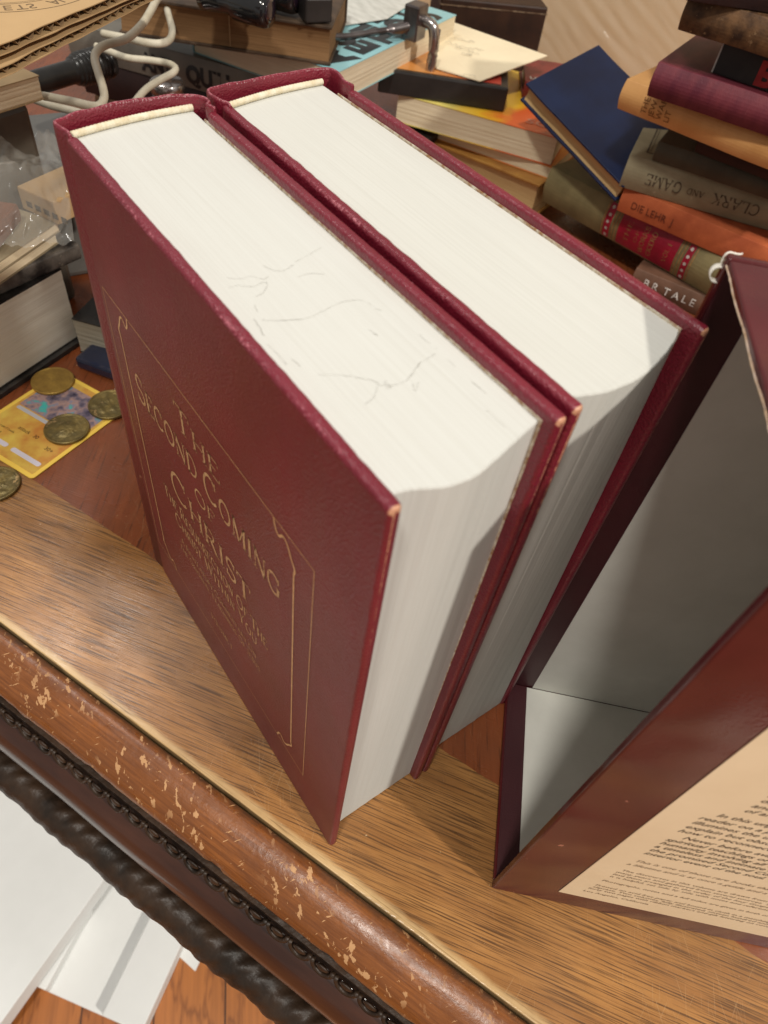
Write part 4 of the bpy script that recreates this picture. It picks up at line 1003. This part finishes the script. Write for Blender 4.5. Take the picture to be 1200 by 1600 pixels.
pw = thing('wrapped_parcel', 'big brown cardboard parcel wrapped in creased clear plastic in the background', 'parcel', (-0.47, 0.80, 0.0), pa_)
bx = MB().box(-0.25, 0.95, 0, 0.30, 0.0003, 0.62).obj('parcel_body', m, pw, bevel=0.004)

M_film, tf, bf = nt('clear_wrap'); bf.inputs['Base Color'].default_value = (0.9, 0.86, 0.8, 1); bf.inputs['Roughness'].default_value = 0.09; bf.inputs['Alpha'].default_value = 0.09; bf.inputs['Specular IOR Level'].default_value = 1.0
vs_, fs_l = [], []; nx, ny = 260, 200
for j in range(ny + 1):
    for i in range(nx + 1):
        x = -0.20 + 0.62 * i / nx; z = 0.02 + 0.56 * j / ny
        a_ = x * math.cos(R(60)) + z * math.sin(R(60)); c_ = -x * math.sin(R(60)) + z * math.cos(R(60))
        h_ = abs(noise.noise(Vector((a_ * 60, c_ * 6, 1)))) * 0.008 + abs(noise.noise(Vector((a_ * 150, c_ * 22, 4)))) * 0.0035 + noise.noise(Vector((a_ * 12, c_ * 12, 2))) * 0.002
        fade = max(0.12, min(1.0, 1.3 - abs(x - 0.02) * 4.5))
        vs_.append((x, -0.006 - h_ * fade, z))
for j in range(ny):
    for i in range(nx): fs_l.append((j * (nx + 1) + i, j * (nx + 1) + i + 1, (j + 1) * (nx + 1) + i + 1, (j + 1) * (nx + 1) + i))
MB().add(vs_, fs_l, True).obj('plastic_wrap', M_film, pw)

# ---- left side: corrugated cardboard, cords, torch, plastic, books, card, coins
M_kraft = pm('kraft_cardboard', (0.50, 0.33, 0.165), 0.75, (0.44, 0.285, 0.14), 14, bumps=0.2, bscale=220, worn=((0.36, 0.23, 0.11), 70, 0.70))
M_kraftd = pm('kraft_inner', (0.30, 0.19, 0.10), 0.85, (0.22, 0.14, 0.07), 50)
def corr(name, label, a, b_, z, thk, depth, stamp=False, par=None, xr=(-0.012, 0.20)):
    A_, an, ln = line_at(a, b_, z)
    t_ = thing(name, label, 'cardboard', (A_.x, A_.y, z - thk), an) if par is None else par
    n = 260; x0, x1 = xr
    def ed(x, k): return noise.noise(Vector((x * 55, k, z * 30))) * 0.0012
    for k, (zb_, zt_) in enumerate(((0.0, 0.0004), (thk - 0.0004, thk))):
        pts = [(x0 + (x1 - x0) * i / n, ed(x0 + (x1 - x0) * i / n, k)) for i in range(n + 1)]
        MB().prism(pts + [(x1, depth), (x0, depth)], zb_, zt_).obj('liner_sheet', M_kraft, t_)
    rings = []; per = 0.0075
    for i in range(700):
        x = x0 + (x1 - x0) * i / 699
        zz = thk / 2 + (thk / 2 - 0.0007) * math.sin(2 * math.pi * x / per + 0.8 * noise.noise(Vector((x * 60, 0, 0))))
        e = 0.0010 + abs(noise.noise(Vector((x * 90, 5, 1)))) * 0.003
        rings.append([(x, e, zz - 0.00022), (x, depth, zz - 0.00022), (x, depth, zz + 0.00022), (x, e, zz + 0.00022)])
    MB().loft(rings, smooth=False).obj('fluting', M_kraftd, t_)
    return t_
c_top = corr('cardboard_flap', 'uppermost corrugated cardboard flap with a round printed stamp at upper left', (0, 69), (160, 1), 0.240, 0.0042, 0.085)
c_low = corr('cardboard_flap', 'lower corrugated cardboard flap jutting out beneath the stamped one', (0, 106), (212, 0), 0.233, 0.0040, 0.085)
A_ = c_top.location; an = c_top.rotation_euler.z
inv = (Matrix.Translation(A_) @ Matrix.Rotation(an, 4, 'Z')).inverted()
cc = inv @ G(-22, -38, 0.240); edge_p = inv @ G(30, 18, 0.240); rad = ((cc - edge_p).xy).length
mbx = MB()
for rr, w_ in ((rad, 0.0005), (rad * 0.80, 0.00035), (rad * 0.77, 0.00025)):
    vv_, ff_ = ribbon([(cc.x + rr * math.cos(R(4 * k)), cc.y + rr * math.sin(R(4 * k))) for k in range(91)], w_); mbx.add([(x, y, 0.0043) for x, y in vv_], ff_)
ringtxt = 'BOX MAKERS CERTIFICATE THIS BOX MEETS ALL CONSTRUCTION'
for k, ch_ in enumerate(ringtxt):
    if ch_ == ' ': continue
    v, f = text2d(ch_, rad * 0.17); a_ = math.pi * 2 * k / len(ringtxt)
    ca, sa = math.cos(a_), math.sin(a_)
    mbx.add([(cc.x + (rad * 0.84 + 0) * ca + (x * -sa) * -1 * -1 + (y * ca), cc.y + rad * 0.84 * sa + x * ca + y * sa, 0.0043) for x, y in v], f)
for k, s in enumerate(('BURSTING', 'TEST 200', 'LBS SQ IN')):
    v, f = text2d(s, rad * 0.22, align='CENTER'); mbx.add([(cc.x + x, cc.y + (1 - k) * rad * 0.3 + y, 0.0043) for x, y in v], f)
mbx.obj('printed_stamp', pm('faded_stamp_ink', (0.17, 0.11, 0.06), 0.8), c_top)
# white cords
M_cord = pm('dirty_white_rubber', (0.60, 0.55, 0.44), 0.5, (0.44, 0.39, 0.29), 40)
def cord(label, pts, r, mat=M_cord, name='cord', grp='white cords behind the first volume'):
    P = smooth_path([G(u, v_, z) for u, v_, z in pts], 8); c0 = P[0]
    o = MB().tube([p - c0 for p in P], r, 12).obj(name, mat); o.location = c0
    return tag(o, label, 'cord', grp)
cord('thick white cord bending down in front of the other cords beside the first volume', [(262, -20, 0.175), (245, 0, 0.178), (236, 16, 0.178), (222, 38, 0.176), (198, 60, 0.174), (168, 69, 0.172), (153, 78, 0.171), (148, 92, 0.168), (154, 115, 0.163), (161, 138, 0.159), (162, 155, 0.154), (150, 166, 0.152), (110, 158, 0.150), (68, 150, 0.148)], 0.0027)
cord('white cord looping down beside the old brown book', [(252, -30, 0.150), (258, 0, 0.150), (263, 22, 0.150), (269, 46, 0.150), (265, 62, 0.150), (250, 68, 0.150), (225, 66, 0.150), (200, 60, 0.148), (160, 52, 0.146)], 0.0028)
cord('thin white cord with a sharp bend above the AND QUILL lettering', [(150, 72, 0.140), (165, 78, 0.140), (198, 90, 0.140), (233, 94, 0.140), (262, 99, 0.140), (274, 106, 0.140), (270, 114, 0.139), (252, 124, 0.136), (230, 138, 0.132), (214, 155, 0.128), (200, 175, 0.122)], 0.0026)
cord('flat grey cord running under the lower flap at far left', [(40, 150, 0.12), (80, 165, 0.12), (120, 175, 0.12), (160, 190, 0.12), (190, 200, 0.115)], 0.0028)
# black torch lying below the flaps
M_tor = pm('black_rubber', (0.014, 0.013, 0.013), 0.28, (0.03, 0.028, 0.026), 60)
ta, tb = G(28, 138, 0.125), G(160, 98, 0.125); ax = (tb - ta); Lt = ax.length
tr = thing('torch', 'black ribbed torch lying under the cardboard flaps', 'torch', tuple(ta), 0); tr.rotation_euler = ax.to_track_quat('X', 'Z').to_euler()
rings = []
for i in range(90):
    x = Lt * i / 89; r_ = 0.0085 + (0.0035 * max(0, min(1, (x - Lt * 0.6) / 0.01))) + (0.0006 * math.sin(x * 1900) if x > Lt * 0.62 else 0)
    rings.append([(x, r_ * math.cos(2 * math.pi * k / 20), r_ * math.sin(2 * math.pi * k / 20)) for k in range(20)])
MB().loft(rings).obj('barrel', M_tor, tr)
rings = [[(Lt + x, r_ * math.cos(2 * math.pi * k / 20), r_ * math.sin(2 * math.pi * k / 20)) for k in range(20)] for x, r_ in ((0.0002, 0.0122), (0.004, 0.0125), (0.006, 0.0120), (0.0065, 0.010), (0.005, 0.0))]
MB().loft(rings).obj('bezel', M_tor, tr)
# glass marble jar glint near the QUILL lettering
pj = G(262, 138, 0.105)
jr = thing('glass_jar', 'small dark glass jar with metal lid beside the AND QUILL lettering', 'jar', (pj.x, pj.y, 0.0705), 0)
M_glass, tg, bgx = nt('smoky_glass'); bgx.inputs['Base Color'].default_value = (0.12, 0.10, 0.08, 1); bgx.inputs['Roughness'].default_value = 0.05; bgx.inputs['Transmission Weight'].default_value = 0.6
jr.location = (pj.x, pj.y, 0.0)
MB().loft([[(r_ * math.cos(2 * math.pi * k / 24), r_ * math.sin(2 * math.pi * k / 24), z) for k in range(24)] for z, r_ in ((0.0003, 0.014), (0.003, 0.017), (0.085, 0.017), (0.095, 0.014), (0.102, 0.013))]).obj('jar_body', M_glass, jr)
MB().loft([[(r_ * math.cos(2 * math.pi * k / 24), r_ * math.sin(2 * math.pi * k / 24), z) for k in range(24)] for z, r_ in ((0.1022, 0.0145), (0.110, 0.0148), (0.1115, 0.013))]).obj('lid', M_sth, jr)

# thick white-paged paperback at the left with things on it
A_, an, ln = line_at((0, 615), (126, 531), 0.001)
dv = Vector((math.cos(an), math.sin(an), 0))
C_dk2 = pm('glossy_dark_cover', (0.02, 0.018, 0.018), 0.25, (0.05, 0.045, 0.04), 70)
wb = book('book', 'thick white paged paperback lying at the left edge above the coins', A_ - dv * 0.13, an, ln + 0.13, 0.16, 0.004, 0.058, C_dk2, P_white, spine='yD', hard=False)
MB().box(-0.02, ln + 0.13, -0.004, 0.16, -0.0040, -0.0005).obj('back_cover', C_dk2, wb[0])
M_tape = pm('yellowed_tape_patch', (0.46, 0.38, 0.22), 0.5)
# dusty black box on it
A_, an2, ln2 = line_at((0, 455), (128, 398), 0.0655)
dv2 = Vector((math.cos(an2), math.sin(an2), 0))
M_dust = pm('dusty_black_plastic', (0.025, 0.022, 0.02), 0.35, (0.16, 0.14, 0.12), 70, bumps=0.5, bscale=120, worn=((0.42, 0.37, 0.28), 110, 0.64))
dbx = thing('dusty_box', 'dusty black plastic box on top of the thick white paged paperback', 'box', tuple(A_ - dv2 * 0.12 - Vector((0, 0, 0.0030))), an2)
MB().box(0, 0.12 + ln2, 0.0, 0.13, 0.0, 0.012).obj('box_body', M_dust, dbx, bevel=0.0015)
# magazines above
for k, (pA, pB, z, thk, dep, lb_) in enumerate((((0, 446), (92, 381), 0.0755, 0.008, 0.14, 'cream edged magazine lying on the dusty black box'), ((0, 428), (95, 362), 0.0840, 0.007, 0.14, 'second cream magazine lying on the first at far left'))):
    A_, a3, l3 = line_at(pA, pB, z); d3 = Vector((math.cos(a3), math.sin(a3), 0))
    book('magazine', lb_, A_ - d3 * 0.12, a3, l3 + 0.12, dep, z, thk, pm('cream_cover', (0.36, 0.30, 0.20), 0.4, (0.26, 0.21, 0.13), 25), P_cream, spine='yD', hard=False, cat='magazine', group='magazines at the left edge')
A_, a3, l3 = line_at((0, 388), (34, 345), 0.0915); d3 = Vector((math.cos(a3), math.sin(a3), 0))
book('book', 'small reddish brown book at the left edge under the clear plastic', A_ - d3 * 0.07, a3, l3 + 0.07, 0.05, 0.0915, 0.012, pm('red_brown_cover', (0.22, 0.07, 0.03), 0.5, (0.10, 0.03, 0.015), 60), P_tan, bulge=0.001)
A_, a3, l3 = line_at((36, 326), (92, 352), 0.0915)
kb = thing('small_carton', 'small tan carton with dark print seen through the clear plastic', 'box', tuple(A_), a3)
MB().box(0, l3, 0, 0.045, 0, 0.016).obj('box_body', M_kraft, kb, bevel=0.0008)
mp_ = MB()
for k in range(5): mp_.box(0.006 + k * 0.008, 0.011 + k * 0.008, -0.0003, -0.0001, 0.004, 0.008)
mp_.obj('printed_marks', I_dark, kb)
# cream slab under the flaps
A_, a3, l3 = line_at((0, 178), (70, 156), 0.150); d3 = Vector((math.cos(a3), math.sin(a3), 0))
book('book', 'pale tan book end jutting out below the cardboard flaps', A_ - d3 * 0.1, a3, l3 + 0.1, 0.10, 0.150, 0.0145, pm('tan_card_cover', (0.36, 0.25, 0.13), 0.6), P_cream, spine='yD', hard=False)
MB_s = thing('storage_box', 'grey brown plastic storage box below the cardboard flaps at left', 'box', tuple(Vector((A_.x, A_.y, 0.0)) - d3 * 0.12), a3)
MB().box(0, l3 + 0.11, 0.004, 0.13, 0.0003, 0.1495).obj('box_body', pm('grey_plastic', (0.10, 0.085, 0.065), 0.35, (0.06, 0.05, 0.04), 20), MB_s, bevel=0.004)
# crumpled clear plastic bag
M_pl, tp_, bp = nt('clear_plastic_film'); bp.inputs['Base Color'].default_value = (0.62, 0.60, 0.55, 1); bp.inputs['Roughness'].default_value = 0.08
bp.inputs['Transmission Weight'].default_value = 0.0; bp.inputs['Coat Weight'].default_value = 0.7; bp.inputs['Coat Roughness'].default_value = 0.15
bp.inputs['Alpha'].default_value = 0.24; bp.inputs['Specular IOR Level'].default_value = 1.0; bump(tp_, bp, nz(tp_, coords(tp_), 25, 3), 0.25, 0.004)
pb_ = thing('plastic_bag', 'crumpled clear plastic bag draped over the clutter at left of the first volume', 'bag', tuple(G(60, 300, 0.12)), 0)
o0 = pb_.location; nx, ny = 46, 46; vs_ = []; fs_l = []
cnr = [G(-40, 400, 0.101), G(118, 385, 0.098), G(100, 225, 0.105), G(-30, 215, 0.140)]
for j in range(ny + 1):
    for i in range(nx + 1):
        s, q = i / nx, j / ny
        p = (cnr[0] * (1 - s) + cnr[1] * s) * (1 - q) + (cnr[3] * (1 - s) + cnr[2] * s) * q
        h_ = 0.010 * noise.noise(Vector((s * 3, q * 3, 1))) + 0.005 * abs(noise.noise(Vector((s * 8, q * 8, 2)))) + 0.006 * math.sin(math.pi * s) * math.sin(math.pi * q)
        vs_.append((p.x - o0.x, p.y - o0.y, p.z - o0.z + h_ + 0.004))
for j in range(ny):
    for i in range(nx): fs_l.append((j * (nx + 1) + i, j * (nx + 1) + i + 1, (j + 1) * (nx + 1) + i + 1, (j + 1) * (nx + 1) + i))
MB().add(vs_, fs_l, True).obj('film', M_pl, pb_)
# grey plastic lid beneath the bag
A_, a3, l3 = line_at((-10, 300), (110, 285), 0.080)
gt = thing('clear_tray', 'smoky grey plastic tray half hidden behind the first volume', 'tray', (A_.x, A_.y, 0.0), a3)
MB().box(-0.06, l3 + 0.03, 0, 0.11, 0.0003, 0.088).obj('tray_body', pm('smoky_plastic', (0.17, 0.16, 0.145), 0.22, (0.10, 0.095, 0.085), 12, coat=0.6), gt, bevel=0.005)
# small book and dark gadget tucked by the first cover
A_, a3, l3 = line_at((120, 530), (175, 545), 0.012)
book('book', 'small grey paged booklet squeezed beside the spine of the first volume', (A_.x, A_.y), a3, 0.07, 0.06, 0.0, 0.030, C_dk2, paper('grey_pages', (0.42, 0.38, 0.30), (0.25, 0.22, 0.16), 2, 900), spine='yD', hard=False)
pp = G(130, 578, 0.001); pq = G(178, 596, 0.001); dpp = pq - pp
pg_ = thing('pocket_case', 'glossy dark blue pocket case lying between the trading card and the first volume', 'case', (pp.x, pp.y, 0.0003), math.atan2(dpp.y, dpp.x))
MB().box(-0.006, 0.050, 0, 0.032, 0, 0.010).obj('case_shell', pm('blue_black_gloss', (0.02, 0.025, 0.05), 0.12, coat=0.6), pg_, bevel=0.0025)

# trading card
ca_ = R(21); wv_ = Vector((math.cos(ca_), math.sin(ca_), 0)); lv_ = Vector((math.sin(ca_), -math.cos(ca_), 0))
c3_ = [G(88, 568, 0.001), G(179, 642, 0.001), G(58, 763, 0.001)]
wv_ = (c3_[1] - c3_[0]); lv_ = (c3_[2] - c3_[1])
ca_ = math.atan2(lv_.y, lv_.x) + R(90)
ca_ = (ca_ + math.atan2(wv_.y, wv_.x)) / 2
org = (c3_[0] + c3_[2]) / 2
crd = thing('trading_card', 'yellow bordered trading card with holographic picture lying under coins', 'card', (org.x, org.y, 0.0003), ca_)
def rrect(w_, h_, r_, cx=0, cy=0, n=5):
    out = []
    for (sx_, sy_, a0) in ((1, 1, 0), (-1, 1, 90), (-1, -1, 180), (1, -1, 270)):
        for k in range(n + 1):
            a_ = R(a0 + 90 * k / n); out.append((cx + sx_ * (w_ / 2 - r_) + r_ * math.cos(a_), cy + sy_ * (h_ / 2 - r_) + r_ * math.sin(a_)))
    return out
CW, CH = 0.066, 0.086
MB().prism(rrect(CW, CH, 0.003), 0, 0.0006).obj('card_stock', pm('card_yellow_border', (0.88, 0.60, 0.10), 0.3), crd)
def patch(name, w_, h_, cx, cy, z, mat, r_=0.0008): return MB().prism(rrect(w_, h_, r_, cx, cy, 3), z, z + 0.00008).obj(name, mat, crd)
patch('card_face', CW - 0.006, CH - 0.0062, 0, 0, 0.00061, pm('card_ochre_face', (0.70, 0.50, 0.10), 0.3, (0.55, 0.22, 0.05), 45))
m, t, b = nt('hologram_picture'); v = coords(t)
vo = node(t, 'ShaderNodeTexVoronoi'); vo.inputs['Scale'].default_value = 170; t.links.new(v, vo.inputs['Vector'])
col = ramp(t, nz(t, v, 75, 3, 0.6), [(0.32, (0.03, 0.03, 0.07)), (0.44, (0.22, 0.18, 0.24)), (0.52, (0.50, 0.33, 0.30)), (0.57, (0.30, 0.30, 0.42)), (0.63, (0.08, 0.60, 0.50)), (0.70, (0.12, 0.40, 0.80))])
t.links.new(col, b.inputs['Base Color']); b.inputs['Roughness'].default_value = 0.2; b.inputs['Metallic'].default_value = 0.3
patch('hologram_window', CW - 0.010, 0.034, 0, 0.018, 0.0007, m)
patch('picture_frame_line', CW - 0.016, 0.0030, -0.002, -0.0015, 0.0008, pm('silver_line', (0.62, 0.62, 0.66), 0.3, metallic=0.3))
for cx in (-0.015, 0.015): patch('text_strip', 0.026, 0.0036, cx, -0.0318, 0.00075, pm('lilac_strip', (0.66, 0.62, 0.70), 0.4), 0.0015)
mbx = MB()
for s, x, y, sz in (('attack   30', -0.010, -0.0165, 0.0042), ('flip a coin if heads', -0.027, -0.0215, 0.0026), ('weakness', -0.026, -0.0262, 0.0028), ('30+', 0.018, -0.0200, 0.0044)):
    v, f = text2d(s, sz); mbx.add([(x + a_, y + b_, 0.00078) for a_, b_ in v], f)
mbx.obj('card_lettering', pm('card_ink', (0.05, 0.03, 0.01), 0.5), crd)

# coins
def coin_mesh(seed):
    mb = MB(); Rr = 0.0148; pf = [(0.0, 0.0), (Rr - 0.0003, 0.0), (Rr, 0.0003), (Rr, 0.0018), (Rr - 0.0003, 0.0021), (Rr - 0.0010, 0.0021), (Rr - 0.0014, 0.00175)]
    rings = [[(r_ * math.cos(2 * math.pi * k / 64), r_ * math.sin(2 * math.pi * k / 64), z) for k in range(64)] for r_, z in pf[1:]]
    nr = 16
    for j in range(1, nr + 1):
        r_ = (Rr - 0.0014) * (1 - j / nr) + 0.00005; rg = []
        for k in range(64):
            a_ = 2 * math.pi * k / 64; x, y = r_ * math.cos(a_), r_ * math.sin(a_)
            bust = max(0, 1 - ((x / 0.0058) ** 2 + ((y - 0.001) / 0.0078) ** 2)) ** 0.5 if seed % 2 else max(0, noise.noise(Vector((x * 200, y * 200, seed))))
            rg.append((x, y, 0.0017 + 0.0006 * bust + 0.00018 * noise.noise(Vector((x * 700, y * 700, seed)))))
        rings.append(rg)
    return mb.loft(rings)
def coin(label, u, v_, z, seed, mat, tilt=(0, 0)):
    p = G(u, v_, z); o = coin_mesh(seed).obj('coin', mat); o.location = (p.x, p.y, z); o.rotation_euler = (tilt[0], tilt[1], seed * 1.3)
    return tag(o, label, 'coin', 'tarnished coins by the first volume')
M_c1 = pm('tarnished_brass', (0.48, 0.31, 0.075), 0.42, (0.34, 0.21, 0.055), 120, metallic=0.6, bumps=0.3, bscale=500)
M_c2 = pm('dark_bronze', (0.26, 0.19, 0.065), 0.38, (0.12, 0.095, 0.04), 120, metallic=0.6, bumps=0.4, bscale=400, worn=((0.40, 0.27, 0.12), 120, 0.62))
coin('dull golden coin lying on the top edge of the trading card', 83, 597, 0.0012, 2, M_c1)
coin('dark bronze coin with raised relief in the middle of the trading card', 105, 672, 0.0012, 3, M_c2)
coin('greenish brass coin half hidden behind the first volume', 172, 634, 0.0014, 4, M_c2, (0.0, 0.02))
coin('dark green coin at the left edge below the trading card', -6, 758, 0.0003, 6, M_c2)
